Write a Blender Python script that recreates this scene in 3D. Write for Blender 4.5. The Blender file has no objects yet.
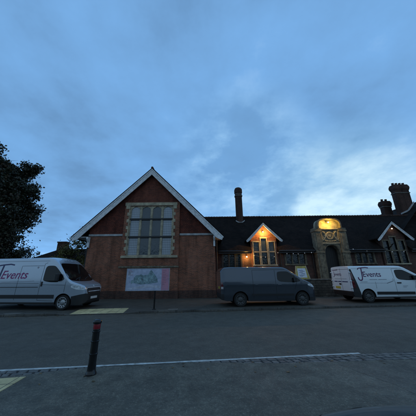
import bpy, bmesh, math, random
from mathutils import Vector, Matrix
from mathutils.bvhtree import BVHTree
from mathutils import noise as mnoise

rnd = random.Random(7)
scene = bpy.context.scene
COL = scene.collection
RA = math.radians

# ------------------------------------------------------------------ materials
def new_mat(name):
    m = bpy.data.materials.new(name); m.use_nodes = True
    nt = m.node_tree
    for n in list(nt.nodes): nt.nodes.remove(n)
    out = nt.nodes.new('ShaderNodeOutputMaterial')
    b = nt.nodes.new('ShaderNodeBsdfPrincipled')
    nt.links.new(b.outputs[0], out.inputs[0])
    return m, nt, b

def N(nt, t, **kw):
    n = nt.nodes.new(t)
    for k, v in kw.items():
        setattr(n, k, v)
    return n

def ramp(nt, fac, stops):
    r = N(nt, 'ShaderNodeValToRGB')
    el = r.color_ramp.elements
    while len(el) < len(stops): el.new(0.5)
    for e, (p, c) in zip(el, stops):
        e.position = p; e.color = (*c, 1)
    nt.links.new(fac, r.inputs[0])
    return r.outputs[0]

def mix(nt, a, b, fac, mode='MIX'):
    n = N(nt, 'ShaderNodeMix', data_type='RGBA', blend_type=mode)
    if isinstance(fac, (int, float)): n.inputs[0].default_value = fac
    else: nt.links.new(fac, n.inputs[0])
    for s, v in ((6, a), (7, b)):
        if isinstance(v, tuple): n.inputs[s].default_value = (*v, 1)
        else: nt.links.new(v, n.inputs[s])
    return n.outputs[2]

def noise(nt, vec, scale, detail=4, rough=.6):
    n = N(nt, 'ShaderNodeTexNoise'); n.inputs['Scale'].default_value = scale
    n.inputs['Detail'].default_value = detail; n.inputs['Roughness'].default_value = rough
    if vec is not None: nt.links.new(vec, n.inputs['Vector'])
    return n.outputs['Fac']

def plain(name, col, rough=.6, metal=0, var=.15, scale=6, bump=0, coat=0, spec=.5, col2=None):
    m, nt, b = new_mat(name)
    geo = N(nt, 'ShaderNodeNewGeometry')
    f = noise(nt, geo.outputs['Position'], scale)
    c2 = col2 or tuple(max(0, c * (1 - var * 2)) for c in col)
    c1 = tuple(min(1, c * (1 + var)) for c in col)
    nt.links.new(ramp(nt, f, [(.3, c2), (.7, c1)]), b.inputs['Base Color'])
    r = N(nt, 'ShaderNodeMapRange'); nt.links.new(f, r.inputs[0])
    r.inputs[3].default_value = max(0, rough - .07); r.inputs[4].default_value = min(1, rough + .1)
    nt.links.new(r.outputs[0], b.inputs['Roughness'])
    b.inputs['Metallic'].default_value = metal
    b.inputs['Coat Weight'].default_value = coat
    b.inputs['Specular IOR Level'].default_value = spec
    if bump:
        f2 = noise(nt, geo.outputs['Position'], scale * 8, 5)
        bp = N(nt, 'ShaderNodeBump'); bp.inputs['Strength'].default_value = bump; bp.inputs['Distance'].default_value = .02
        nt.links.new(f2, bp.inputs['Height']); nt.links.new(bp.outputs[0], b.inputs['Normal'])
    return m

def emit(name, col, strength):
    m, nt, b = new_mat(name)
    b.inputs['Base Color'].default_value = (*col, 1)
    b.inputs['Emission Color'].default_value = (*col, 1)
    b.inputs['Emission Strength'].default_value = strength
    return m

def brick(name, c1, c2, mortar, bw=.225, bh=.075, ms=.012, tile=False, rough=.9, bump=.5, zs=1.0, stain=.35):
    m, nt, b = new_mat(name)
    geo = N(nt, 'ShaderNodeNewGeometry')
    sp = N(nt, 'ShaderNodeSeparateXYZ'); nt.links.new(geo.outputs['Position'], sp.inputs[0])
    ad = N(nt, 'ShaderNodeMath', operation='ADD'); nt.links.new(sp.outputs[0], ad.inputs[0]); 
    mz = N(nt, 'ShaderNodeMath', operation='MULTIPLY'); nt.links.new(sp.outputs[2], mz.inputs[0]); mz.inputs[1].default_value = zs
    if tile == 'x':     # slope faces +-Y: run along x
        ad.inputs[1].default_value = 0
    elif tile == 'y':   # slope faces +-X: run along y
        nt.links.new(sp.outputs[1], ad.inputs[0]); ad.inputs[1].default_value = 0
    else:
        nt.links.new(sp.outputs[1], ad.inputs[1])
    cb = N(nt, 'ShaderNodeCombineXYZ'); nt.links.new(ad.outputs[0], cb.inputs[0]); nt.links.new(mz.outputs[0], cb.inputs[1])
    br = N(nt, 'ShaderNodeTexBrick'); nt.links.new(cb.outputs[0], br.inputs['Vector'])
    br.inputs['Scale'].default_value = 1; br.inputs['Brick Width'].default_value = bw
    br.inputs['Row Height'].default_value = bh; br.inputs['Mortar Size'].default_value = ms
    br.inputs['Mortar Smooth'].default_value = .3; br.inputs['Bias'].default_value = -.1
    br.inputs['Color1'].default_value = (*c1, 1); br.inputs['Color2'].default_value = (*c2, 1)
    br.inputs['Mortar'].default_value = (*mortar, 1)
    f = noise(nt, geo.outputs['Position'], .7, 6, .65)
    st = ramp(nt, f, [(.3, (1 - stain,) * 3), (.65, (1.12,) * 3)])
    f3 = noise(nt, geo.outputs['Position'], 14, 3)
    st3 = ramp(nt, f3, [(.3, (.8,) * 3), (.7, (1.15,) * 3)])
    c = mix(nt, br.outputs['Color'], st, 1.0, 'MULTIPLY')
    c = mix(nt, c, st3, 1.0, 'MULTIPLY')
    mpn = N(nt, 'ShaderNodeMapping'); mpn.inputs['Scale'].default_value = (1.6, 1.6, .22); nt.links.new(geo.outputs['Position'], mpn.inputs[0])
    fs = noise(nt, mpn.outputs[0], 1.3, 6, .7)
    c = mix(nt, c, ramp(nt, fs, [(.34, (.62,)*3), (.5, (1.0,)*3), (.68, (1.22,)*3)]), 1.0, 'MULTIPLY')
    nt.links.new(c, b.inputs['Base Color'])
    b.inputs['Roughness'].default_value = rough
    b.inputs['Specular IOR Level'].default_value = .08 if tile else .25
    bp = N(nt, 'ShaderNodeBump'); bp.inputs['Strength'].default_value = bump; bp.inputs['Distance'].default_value = .012
    bp.invert = True
    nt.links.new(br.outputs['Fac'], bp.inputs['Height'])
    bp2 = N(nt, 'ShaderNodeBump'); bp2.inputs['Strength'].default_value = .4; bp2.inputs['Distance'].default_value = .01
    nt.links.new(noise(nt, geo.outputs['Position'], 40, 4), bp2.inputs['Height'])
    nt.links.new(bp.outputs[0], bp2.inputs['Normal']); nt.links.new(bp2.outputs[0], b.inputs['Normal'])
    return m

def leaded(name, glass, lead=(.02, .022, .025), pitch=.13, rough=.12, w=.09, spec=.5, curtain=None):
    m, nt, b = new_mat(name)
    geo = N(nt, 'ShaderNodeNewGeometry')
    sp = N(nt, 'ShaderNodeSeparateXYZ'); nt.links.new(geo.outputs['Position'], sp.inputs[0])
    outs = []
    for i, p in ((0, pitch), (2, pitch * 1.35)):
        a = N(nt, 'ShaderNodeMath', operation='DIVIDE'); nt.links.new(sp.outputs[i], a.inputs[0]); a.inputs[1].default_value = p
        fr = N(nt, 'ShaderNodeMath', operation='FRACT'); nt.links.new(a.outputs[0], fr.inputs[0])
        lt = N(nt, 'ShaderNodeMath', operation='LESS_THAN'); nt.links.new(fr.outputs[0], lt.inputs[0]); lt.inputs[1].default_value = w
        outs.append(lt.outputs[0])
    mx = N(nt, 'ShaderNodeMath', operation='MAXIMUM'); nt.links.new(outs[0], mx.inputs[0]); nt.links.new(outs[1], mx.inputs[1])
    g = glass
    if curtain:
        wv = N(nt, 'ShaderNodeTexWave'); wv.inputs['Scale'].default_value = 5; wv.inputs['Distortion'].default_value = 2.5
        nt.links.new(geo.outputs['Position'], wv.inputs['Vector'])
        g = mix(nt, tuple(c * .75 for c in curtain), curtain, wv.outputs['Fac'])
        b.inputs['Coat Weight'].default_value = .6; b.inputs['Coat Roughness'].default_value = .08
    else:
        g = mix(nt, glass, tuple(c * 2.2 for c in glass), noise(nt, geo.outputs['Position'], 2.2))
    nt.links.new(mix(nt, g, lead, mx.outputs[0]), b.inputs['Base Color'])
    rr = N(nt, 'ShaderNodeMapRange'); nt.links.new(mx.outputs[0], rr.inputs[0]); rr.inputs[3].default_value = rough; rr.inputs[4].default_value = .6
    nt.links.new(rr.outputs[0], b.inputs['Roughness'])
    b.inputs['Specular IOR Level'].default_value = spec
    # each small quarry of glass tilts a little
    v = N(nt, 'ShaderNodeTexNoise'); v.inputs['Scale'].default_value = 6; nt.links.new(geo.outputs['Position'], v.inputs['Vector'])
    bp = N(nt, 'ShaderNodeBump'); bp.inputs['Strength'].default_value = .25; bp.inputs['Distance'].default_value = .03
    nt.links.new(v.outputs['Fac'], bp.inputs['Height']); nt.links.new(bp.outputs[0], b.inputs['Normal'])
    return m

def asphalt(name, lo, hi, grit=1.0, rough=.75, patch=.5, big=.25):
    m, nt, b = new_mat(name)
    geo = N(nt, 'ShaderNodeNewGeometry'); P = geo.outputs['Position']
    base = ramp(nt, noise(nt, P, big, 5, .6), [(.3, lo), (.7, hi)])
    mid = ramp(nt, noise(nt, P, 3.0, 5, .7), [(.3, (1 - patch * .5,) * 3), (.72, (1 + patch * .35,) * 3)])
    # small stones
    vo = N(nt, 'ShaderNodeTexVoronoi'); vo.inputs['Scale'].default_value = 75; nt.links.new(P, vo.inputs['Vector'])
    vs = N(nt, 'ShaderNodeSeparateColor'); nt.links.new(vo.outputs['Color'], vs.inputs[0])
    st = ramp(nt, vs.outputs[0], [(.0, (1 - .35 * grit,) * 3), (.8, (1.0,) * 3), (1.0, (1 + 1.3 * grit,) * 3)])
    vo2 = N(nt, 'ShaderNodeTexNoise'); vo2.inputs['Scale'].default_value = 22; vo2.inputs['Detail'].default_value = 6; nt.links.new(P, vo2.inputs['Vector'])
    st2 = ramp(nt, vo2.outputs['Fac'], [(.35, (1 - .3 * grit,) * 3), (.65, (1 + .3 * grit,) * 3)])
    c = mix(nt, base, mid, 1, 'MULTIPLY'); c = mix(nt, c, st, 1, 'MULTIPLY'); c = mix(nt, c, st2, 1, 'MULTIPLY')
    nt.links.new(c, b.inputs['Base Color'])
    rr = N(nt, 'ShaderNodeMapRange'); nt.links.new(noise(nt, P, .9, 5, .7), rr.inputs[0])
    rr.inputs[1].default_value = .3; rr.inputs[2].default_value = .7
    rr.inputs[3].default_value = rough - .15; rr.inputs[4].default_value = rough + .12
    nt.links.new(rr.outputs[0], b.inputs['Roughness'])
    bp = N(nt, 'ShaderNodeBump'); bp.inputs['Strength'].default_value = .7; bp.inputs['Distance'].default_value = .008
    nt.links.new(vo.outputs['Distance'], bp.inputs['Height'])
    bp2 = N(nt, 'ShaderNodeBump'); bp2.inputs['Strength'].default_value = .5; bp2.inputs['Distance'].default_value = .02
    nt.links.new(vo2.outputs['Fac'], bp2.inputs['Height']); nt.links.new(bp.outputs[0], bp2.inputs['Normal'])
    nt.links.new(bp2.outputs[0], b.inputs['Normal'])
    return m

M = {}
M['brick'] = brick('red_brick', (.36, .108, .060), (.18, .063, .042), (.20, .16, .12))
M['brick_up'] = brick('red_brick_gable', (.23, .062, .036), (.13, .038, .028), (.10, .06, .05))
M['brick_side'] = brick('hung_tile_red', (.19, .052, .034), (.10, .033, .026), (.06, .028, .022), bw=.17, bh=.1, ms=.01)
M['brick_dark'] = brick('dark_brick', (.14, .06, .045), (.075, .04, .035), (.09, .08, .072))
M['brick_far'] = brick('chimney_brick', (.10, .045, .035), (.06, .03, .025), (.06, .05, .045))
M['tile_x'] = brick('roof_tile', (.024, .016, .013), (.013, .010, .009), (.006, .005, .005), bw=.17, bh=.072, ms=.008, tile='x', rough=.85, bump=.8, stain=.4)
M['tile_y'] = brick('roof_tile_side', (.024, .016, .013), (.013, .010, .009), (.006, .005, .005), bw=.17, bh=.072, ms=.008, tile='y', rough=.85, bump=.8, stain=.4)
M['rubble'] = brick('low_wall_stone', (.13, .115, .095), (.07, .06, .052), (.06, .055, .05), bw=.38, bh=.17, ms=.02, bump=1.0)
M['stone'] = plain('cream_stone', (.43, .38, .27), .85, var=.2, scale=3, bump=.35, col2=(.22, .195, .145))
M['stone_w'] = plain('weathered_stone', (.20, .17, .12), .9, var=.3, scale=4, bump=.6, col2=(.06, .053, .042))
M['coping'] = plain('coping_stone', (.15, .14, .125), .85, var=.25, scale=4, bump=.4)
M['white'] = plain('white_painted_timber', (.74, .76, .79), .5, var=.06, scale=7, bump=.15, col2=(.44, .46, .48))
M['band'] = plain('pale_render_band', (.36, .37, .38), .7, var=.2, scale=3, bump=.1)
M['lead'] = plain('lead_flashing', (.42, .43, .45), .5, var=.15, scale=5)
M['gutter'] = plain('black_gutter', (.02, .02, .022), .45)
M['dark_metal'] = plain('black_paint_metal', (.007, .007, .008), .28, var=.1, coat=.3, spec=.4)
M['glass'] = leaded('leaded_glass', (.010, .015, .019), lead=(.035,.038,.04), spec=.7)
M['glass_pale'] = leaded('leaded_glass_curtain', (.1, .1, .1), lead=(.05, .055, .06), curtain=(.36, .40, .46), rough=.35)
M['glass_big'] = leaded('leaded_glass_large', (.022, .032, .042), lead=(.07,.075,.08), spec=.8, w=.07)
M['glass_bar'] = plain('window_bar_metal', (.02, .022, .025), .5)
M['door'] = plain('dark_door', (.012, .010, .009), .5, var=.2)
M['asphalt'] = asphalt('road_asphalt', (.074, .067, .053), (.104, .094, .074), .45, .78, .55)
M['footway'] = asphalt('footway_asphalt', (.078, .072, .055), (.142, .130, .100), .5, .70, .9, .55)
M['fore'] = asphalt('forecourt_asphalt', (.050, .047, .039), (.080, .074, .060), .7, .8, .6)
M['patch'] = asphalt('footway_patch', (.070, .065, .051), (.122, .111, .087), .5, .68, .8, .6)
M['kerb'] = brick('kerb_stone', (.13, .125, .115), (.085, .082, .078), (.03, .03, .03), bw=.9, bh=5, ms=.012, rough=.8)
M['sett'] = plain('granite_sett', (.13, .125, .115), .55, var=.4, scale=6, bump=.6, col2=(.045, .044, .042))
M['grout'] = plain('sett_joint', (.018, .018, .018), .9)
M['line'] = plain('road_paint', (.50, .52, .50), .6, var=.18, scale=9, bump=.2, col2=(.26, .27, .26))
M['ground'] = plain('far_ground', (.05, .05, .045), .95, var=.3, scale=.4)

def tactile(name):
    m, nt, b = new_mat(name)
    geo = N(nt, 'ShaderNodeNewGeometry'); mp = N(nt, 'ShaderNodeMapping')
    mp.inputs['Rotation'].default_value = (0, 0, RA(-5.7)); nt.links.new(geo.outputs['Position'], mp.inputs[0])
    br = N(nt, 'ShaderNodeTexBrick'); nt.links.new(mp.outputs[0], br.inputs['Vector'])
    br.offset = 0; br.inputs['Scale'].default_value = 1; br.inputs['Brick Width'].default_value = .4; br.inputs['Row Height'].default_value = .4
    br.inputs['Mortar Size'].default_value = .008
    br.inputs['Color1'].default_value = (.66, .55, .29, 1); br.inputs['Color2'].default_value = (.52, .43, .23, 1); br.inputs['Mortar'].default_value = (.12, .11, .08, 1)
    vo = N(nt, 'ShaderNodeTexVoronoi'); vo.inputs['Scale'].default_value = 15; vo.inputs['Randomness'].default_value = 0; nt.links.new(mp.outputs[0], vo.inputs['Vector'])
    st = ramp(nt, noise(nt, geo.outputs['Position'], 3, 6, .7), [(.3, (.62,) * 3), (.65, (1.1,) * 3)])
    nt.links.new(mix(nt, br.outputs['Color'], st, 1, 'MULTIPLY'), b.inputs['Base Color'])
    b.inputs['Roughness'].default_value = .85
    r = N(nt, 'ShaderNodeMapRange'); nt.links.new(vo.outputs['Distance'], r.inputs[0]); r.inputs[1].default_value = .1; r.inputs[2].default_value = .3; r.inputs[3].default_value = 1; r.inputs[4].default_value = 0
    bp = N(nt, 'ShaderNodeBump'); bp.inputs['Strength'].default_value = 1; bp.inputs['Distance'].default_value = .006
    nt.links.new(r.outputs[0], bp.inputs['Height']); nt.links.new(bp.outputs[0], b.inputs['Normal'])
    return m
M['tactile'] = tactile('buff_tactile')

# ------------------------------------------------------------------ mesh helpers
class MB:
    def __init__(s): s.v = []; s.f = []; s.fm = []; s.cur = 0
    def vert(s, p): s.v.append(tuple(p)); return len(s.v) - 1
    def face(s, ids): s.f.append(tuple(ids)); s.fm.append(s.cur)
    def quad(s, *ps): s.face([s.vert(p) for p in ps])
    def box(s, x0, x1, y0, y1, z0, z1):
        i = [s.vert(p) for p in ((x0,y0,z0),(x1,y0,z0),(x1,y1,z0),(x0,y1,z0),(x0,y0,z1),(x1,y0,z1),(x1,y1,z1),(x0,y1,z1))]
        for q in ((0,3,2,1),(4,5,6,7),(0,1,5,4),(1,2,6,5),(2,3,7,6),(3,0,4,7)): s.face([i[k] for k in q])
        return s
    def prism(s, pts, y0, y1, axis='y'):
        """pts in (x,z) extruded along y (or (y,z) along x, or (x,y) along z)."""
        def P(a, b, t):
            return (a, t, b) if axis == 'y' else ((t, a, b) if axis == 'x' else (a, b, t))
        A = [s.vert(P(a, b, y0)) for a, b in pts]; B = [s.vert(P(a, b, y1)) for a, b in pts]
        n = len(pts)
        s.face(A[::-1]); s.face(B)
        for k in range(n): s.face([A[k], A[(k+1) % n], B[(k+1) % n], B[k]])
        return s
    def tube(s, pts, r, n=8, cap=True):
        pts = [Vector(p) for p in pts]
        rs = r if isinstance(r, (list, tuple)) else [r] * len(pts)
        rings = []
        up = None
        for k, p in enumerate(pts):
            d = (pts[min(k+1, len(pts)-1)] - pts[max(k-1, 0)]).normalized()
            if up is None:
                up = Vector((0, 0, 1)) if abs(d.z) < .9 else Vector((1, 0, 0))
            a = d.cross(up).normalized(); b = a.cross(d).normalized(); up = b
            rings.append([s.vert(p + (a * math.cos(t) + b * math.sin(t)) * rs[k]) for t in [2 * math.pi * j / n for j in range(n)]])
        for k in range(len(rings) - 1):
            for j in range(n):
                s.face([rings[k][j], rings[k][(j+1) % n], rings[k+1][(j+1) % n], rings[k+1][j]])
        if cap: s.face(rings[0][::-1]); s.face(rings[-1])
        return s
    def lathe(s, prof, c=(0,0,0), n=24, axis='z', rot=0, cap=True):
        """prof: list of (r, h)."""
        rings = []
        for r, h in prof:
            ring = []
            for j in range(n):
                t = 2 * math.pi * j / n + rot
                a, b = r * math.cos(t), r * math.sin(t)
                p = (c[0]+a, c[1]+b, c[2]+h) if axis == 'z' else (c[0]+a, c[1]+h, c[2]+b)
                ring.append(s.vert(p))
            rings.append(ring)
        for k in range(len(rings)-1):
            for j in range(n): s.face([rings[k][j], rings[k][(j+1)%n], rings[k+1][(j+1)%n], rings[k+1][j]])
        if cap: s.face(rings[0][::-1]); s.face(rings[-1])
        return s
    def build(s, name, mats, parent=None, smooth=False, bevel=0, local=False, fix=True):
        me = bpy.data.meshes.new(name)
        off = Vector((0,0,0))
        if parent is not None and not local:
            off = world_loc(parent)
        me.from_pydata([tuple(Vector(p) - off) for p in s.v], [], s.f)
        if not isinstance(mats, (list, tuple)): mats = [mats]
        for m in mats: me.materials.append(m)
        for p, mi in zip(me.polygons, s.fm): p.material_index = mi
        if fix:
            bm = bmesh.new(); bm.from_mesh(me)
            if bevel:
                bmesh.ops.remove_doubles(bm, verts=bm.verts, dist=1e-5)
                bmesh.ops.bevel(bm, geom=[e for e in bm.edges if len(e.link_faces) == 2 and e.calc_face_angle(0) > .5], offset=bevel, segments=1, affect='EDGES')
            bmesh.ops.recalc_face_normals(bm, faces=bm.faces)
            bm.to_mesh(me); bm.free()
        if smooth:
            for p in me.polygons: p.use_smooth = True
            try: me.set_sharp_from_angle(angle=RA(40))
            except Exception: pass
        o = bpy.data.objects.new(name, me); COL.objects.link(o)
        if parent is not None: o.parent = parent
        return o

LOC = {}
def world_loc(o):
    l = Vector((0,0,0))
    while o is not None:
        l += o.location; o = o.parent
    return l

def tag(o, label=None, cat=None, group=None, kind=None):
    if label: o['label'] = label
    if cat: o['category'] = cat
    if group: o['group'] = group
    if kind: o['kind'] = kind
    return o

def thing(name, label, cat, loc=(0,0,0), rz=0, group=None):
    o = bpy.data.objects.new(name, None); COL.objects.link(o)
    o.location = loc; o.rotation_euler = (0,0,rz); o.empty_display_size = .3
    return tag(o, label, cat, group)

# ------------------------------------------------------------------ the setting: road frame
A5 = RA(5.7); CA, SA = math.cos(A5), math.sin(A5)
def rd(s, t, z=0.0): return (s * CA - t * SA, s * SA + t * CA, z)

def sheet(name, label, cat, pts, mat):
    m = MB(); m.face([m.vert(p) for p in pts])
    o = m.build(name, mat, fix=False)
    if o.data.polygons[0].normal.z < 0:
        o.data.flip_normals()
    return tag(o, label, cat, kind='structure')

sheet('ground', 'dark open ground stretching to the horizon', 'ground', [(-600,-600,-.02),(600,-600,-.02),(600,900,-.02),(-600,900,-.02)], M['ground'])
sheet('road', 'dark smooth asphalt road crossing the picture', 'road', [rd(-80,4.4),rd(80,4.4),rd(80,11.1),rd(-80,11.1)], M['asphalt'])
ZF = .09
TX0, TX1 = -5.22, -2.86   # dropped crossing along the road (s)
m = MB()
fo = [rd(-80,11.22,ZF), rd(TX0-.9,11.22,ZF), rd(TX0,12.25,ZF), rd(TX1,12.25,ZF), rd(TX1+.9,11.22,ZF), rd(80,11.22,ZF), (80,60,ZF), (-80,60,ZF)]
m.face([m.vert(p) for p in fo])
o = m.build('forecourt_pavement', M['fore'], fix=False); tag(o, 'dark forecourt paving between the road and the brick building', 'pavement', kind='structure')
if o.data.polygons[0].normal.z < 0: o.data.flip_normals()

for a_, b_ in ((TX0-.9,TX0),(TX1+.9,TX1)):
    sheet('ramp_paving', 'sloping asphalt flank of the dropped crossing '+('nearer the silver van' if a_ < b_ else 'nearer the notice board'), 'paving', [rd(a_,11.22,ZF), rd(b_,11.22,.02), rd(b_,12.25,ZF)], M['fore'])

# near footway: an irregular edge where the asphalt meets the setts
edge = [(-12,4.42),(-6,4.44),(-4.6,4.50),(-3.6,4.60),(-2.7,4.77),(-2.1,4.885),(-1.7,4.935),(-.6,4.93),(.1,4.93),(.6,4.89),(1.1,4.80),(1.7,4.70),(2.6,4.64),(3.9,4.58),(6,4.50),(12,4.45)]
ee = []
for (s0,t0),(s1,t1) in zip(edge[:-1], edge[1:]):
    k = max(2, int((s1-s0)/.12))
    for j in range(k):
        f = j/k; s_ = s0+(s1-s0)*f
        ee.append((s_, t0+(t1-t0)*f + .030*mnoise.noise(Vector((s_*2.3,0,3)))+.01*mnoise.noise(Vector((s_*9,0,1)))))
def edge_t(s_):
    for (a,ta),(b,tb) in zip(edge[:-1], edge[1:]):
        if a <= s_ <= b: return ta+(tb-ta)*(s_-a)/(b-a)
    return 4.45
m = MB()
pts = [rd(-80,-40,.014), rd(-80,4.42,.014)] + [rd(a,b,.014) for a,b in ee] + [rd(80,4.45,.014), rd(80,-40,.014)]
m.face([m.vert(p) for p in pts])
o = m.build('footway', M['footway'], fix=False); tag(o, 'gritty near footway asphalt where the bollard stands', 'pavement', kind='structure')
if o.data.polygons[0].normal.z < 0: o.data.flip_normals()

# setts: rows of individual blocks in one strip
m = MB(); g = MB()
m.cur = 0
for (lo, hi) in ((-14, -1.6), (.15, 14)):
    row = 0
    t = 4.985
    while t > 4.1:
        h = .125
        s_ = lo + rnd.uniform(0, .2)
        while s_ < hi:
            w = rnd.uniform(.13, .22)
            tc = t - h/2
            off = -.05 * max(0, s_ - 3.85) if s_ > 3.85 else 0
            off = max(off, -.14)
            if tc + off > edge_t(s_) - .14:
                sk = rnd.uniform(.02, .05); zt = .006 + rnd.uniform(0, .006)
                j = lambda: rnd.uniform(-.008, .008)
                a = [rd(s_+j(), t-h+.012+off+j(), 0), rd(s_+w-.022+j(), t-h+.012+off+j(), 0), rd(s_+w-.022-sk+j(), t-.008+off+j(), 0), rd(s_-sk+j(), t-.008+off+j(), 0)]
                c = Vector((sum(p[0] for p in a)/4, sum(p[1] for p in a)/4, 0))
                bot = [m.vert((p[0], p[1], -.02)) for p in a]
                mid = [m.vert((p[0], p[1], zt-.008)) for p in a]
                top = [m.vert((c.x+(p[0]-c.x)*.86, c.y+(p[1]-c.y)*.80, zt)) for p in a]
                for u, v in ((bot, mid), (mid, top)):
                    for q in range(4): m.face([u[q], u[(q+1)%4], v[(q+1)%4], v[q]])
                m.face(top)
            s_ += w
        t -= h; row += 1
tag(m.build('granite_setts', M['sett']), 'worn grey granite setts in rows along the near edge of the road', 'paving', kind='structure')
sheet('sett_bed', 'dark joint bed under the granite setts', 'paving', [rd(-14,4.2,.003),rd(14,4.2,.003),rd(14,4.97,.003),rd(-14,4.97,.003)], M['grout'])

# thin white line along the edge of the road, slightly ragged, ends near the right
m = MB(); prev = None
s_ = -14
while s_ < 3.84:
    w = .038 + .014*mnoise.noise(Vector((s_*1.7, 5, 0))) + .010*mnoise.noise(Vector((s_*11, 7, 0)))
    t = 5.03 + .008*mnoise.noise(Vector((s_*1.1, 9, 0)))
    cur = (m.vert(rd(s_, t-w, .005)), m.vert(rd(s_, t+w, .005)))
    if prev: m.face([prev[0], cur[0], cur[1], prev[1]])
    prev = cur; s_ += .08
tag(m.build('road_marking', M['line'], fix=False), 'thin worn white line painted along the near edge of the road', 'road marking', kind='structure')

# far kerb with a dropped crossing
m = MB()
def kerb(s0, s1, z0, z1):
    a = [rd(s0,11.1,-.02), rd(s1,11.1,-.02), rd(s1,11.22,-.02), rd(s0,11.22,-.02)]
    b = [rd(s0,11.1,z0), rd(s1,11.1,z1), rd(s1,11.22,z1), rd(s0,11.22,z0)]
    A = [m.vert(p) for p in a]; B = [m.vert(p) for p in b]
    m.face(B)
    for q in range(4): m.face([A[q], A[(q+1)%4], B[(q+1)%4], B[q]])
kerb(-60, TX0-.9, ZF+.005, ZF+.005); kerb(TX0-.9, TX0, ZF+.005, .02); kerb(TX0, TX1, .02, .02); kerb(TX1, TX1+.9, .02, ZF+.005)
kerb(TX1+.9, 60, ZF+.005, ZF+.005)
tag(m.build('kerb', M['kerb']), 'low grey stone kerb along the far side of the road', 'kerb', kind='structure')

def slab(name, label, pts, zt, mat, dz=.03):
    m = MB()
    A = [m.vert((p[0], p[1], p[2]-dz)) for p in pts]; B = [m.vert(p) for p in pts]
    m.face(A[::-1]); m.face(B)
    for q in range(len(pts)): m.face([A[q], A[(q+1)%len(pts)], B[(q+1)%len(pts)], B[q]])
    return tag(m.build(name, mat), label, 'paving', kind='structure')
slab('tactile_paving', 'buff blister paving at the dropped kerb beside the large silver van', [rd(TX0,11.22,.022), rd(TX1,11.22,.022), rd(TX1,12.25,ZF+.001), rd(TX0,12.25,ZF+.001)], 0, M['tactile'])
slab('tactile_paving', 'buff blister paving on the near footway at the corner', [rd(-7.5,3.55,.02), rd(-2.78,3.55,.02), rd(-2.70,4.66,.02), rd(-3.6,4.60,.02), rd(-7.5,4.5,.02)], 0, M['tactile'])
slab('kerb_slab', 'small pale slab set beside the far kerb below the notice board', [rd(-.85,11.23,ZF+.012), rd(-.38,11.23,ZF+.012), rd(-.36,11.55,ZF+.012), rd(-.83,11.55,ZF+.012)], 0, M['coping'])
slab('kerb_slab', 'pale worn slab by the far kerb under the large silver van', [rd(-8.0,11.23,ZF+.012), rd(-7.3,11.23,ZF+.012), rd(-7.28,11.45,ZF+.012), rd(-8.0,11.45,ZF+.012)], 0, M['coping'])
# smoother repaired patch of footway at the right
pts = [(2.45,4.78)]
for k in range(24):
    f = k/23
    pts.append((2.45+.55*math.sin(f*1.5)+.05*mnoise.noise(Vector((f*7,0,0))), 4.70-1.5*f))
pts += [(3.6,2.9),(5.2,2.9),(5.6,4.95)]
sheet('pavement_patch', 'smoother darker repaired patch in the near footway beside the setts at the right', 'pavement', [(x,y,.0158) for x,y in pts], M['patch'])

# ------------------------------------------------------------------ the old school building
B = thing('brick_building', 'long red brick building with steep dark roofs, big gable and stone porch', 'building', (0, 20, 0))
def P_(mb, name, mat, parent=None, **k): return mb.build(name, mat, parent or B, **k)

def wall_holes(m, x0, x1, z0, z1, yf, yb, holes):
    """front face at yf with rectangular holes and reveals back to yb."""
    xs = sorted({x0, x1, *[h[0] for h in holes], *[h[1] for h in holes]})
    zs = sorted({z0, z1, *[h[2] for h in holes], *[h[3] for h in holes]})
    for a, b in zip(xs[:-1], xs[1:]):
        for c, d in zip(zs[:-1], zs[1:]):
            cx, cz = (a+b)/2, (c+d)/2
            if any(h[0] < cx < h[1] and h[2] < cz < h[3] for h in holes): continue
            m.quad((a,yf,c),(b,yf,c),(b,yf,d),(a,yf,d))
    for h in holes:
        a, b, c, d = h
        m.quad((a,yf,c),(a,yb,c),(a,yb,d),(a,yf,d)); m.quad((b,yf,c),(b,yf,d),(b,yb,d),(b,yb,c))
        m.quad((a,yf,c),(b,yf,c),(b,yb,c),(a,yb,c)); m.quad((a,yf,d),(a,yb,d),(b,yb,d),(b,yf,d))
    return m

# ---- gable wing
GX0, GX1, GY = -9.2, .5, 16.5
AX = -4.6
m = MB(); m.prism([(GX0,.0),(GX1,.0),(GX1,4.60),(GX0,4.60)], GY, 30)
P_(m, 'wall', M['brick'])
k_ = .993
m = MB(); m.prism([(GX0-.02,4.60),(GX1+.02,4.60),(GX1+.02,4.88),(AX,9.98),(GX0-.02,5.25)], GY-.005, 30)
g1 = P_(m, 'gable_wall', M['brick_side']); g1['label'] = 'upper gable of darker red brick'
m = MB(); m.prism([(-6.6,7.30),(-2.32,7.30),(AX+.0,9.70)], GY-.03, GY+.1)
# apex of the projecting bay, redder brick
P_(m, 'gable_wall', M['brick_up'])
# bay
m = MB(); BX0, BX1, BY = -6.58, -2.24, 16.35
wall_holes(m, BX0, BX1, 0, 7.30, BY, 16.49, [(-6.16,-2.78,3.10,6.95)])
m.quad((BX0,BY,0),(BX0,BY,7.3),(BX0,GY,7.3),(BX0,GY,0)); m.quad((BX1,BY,0),(BX1,GY,0),(BX1,GY,7.3),(BX1,BY,7.3))
m.quad((BX0,BY,7.3),(BX1,BY,7.3),(BX1,GY,7.3),(BX0,GY,7.3))
P_(m, 'chimney_bay', M['brick'])
# plinth
for a_, b_, c_ in ((GX0-.04, BX0-.045, GY), (BX0-.04, BX1+.04, BY), (BX1+.045, GX1+.03, GY)):
    m = MB(); m.box(a_, b_, c_-.05, c_+.02, 0, .62); P_(m, 'plinth', M['brick_dark'])
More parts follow.
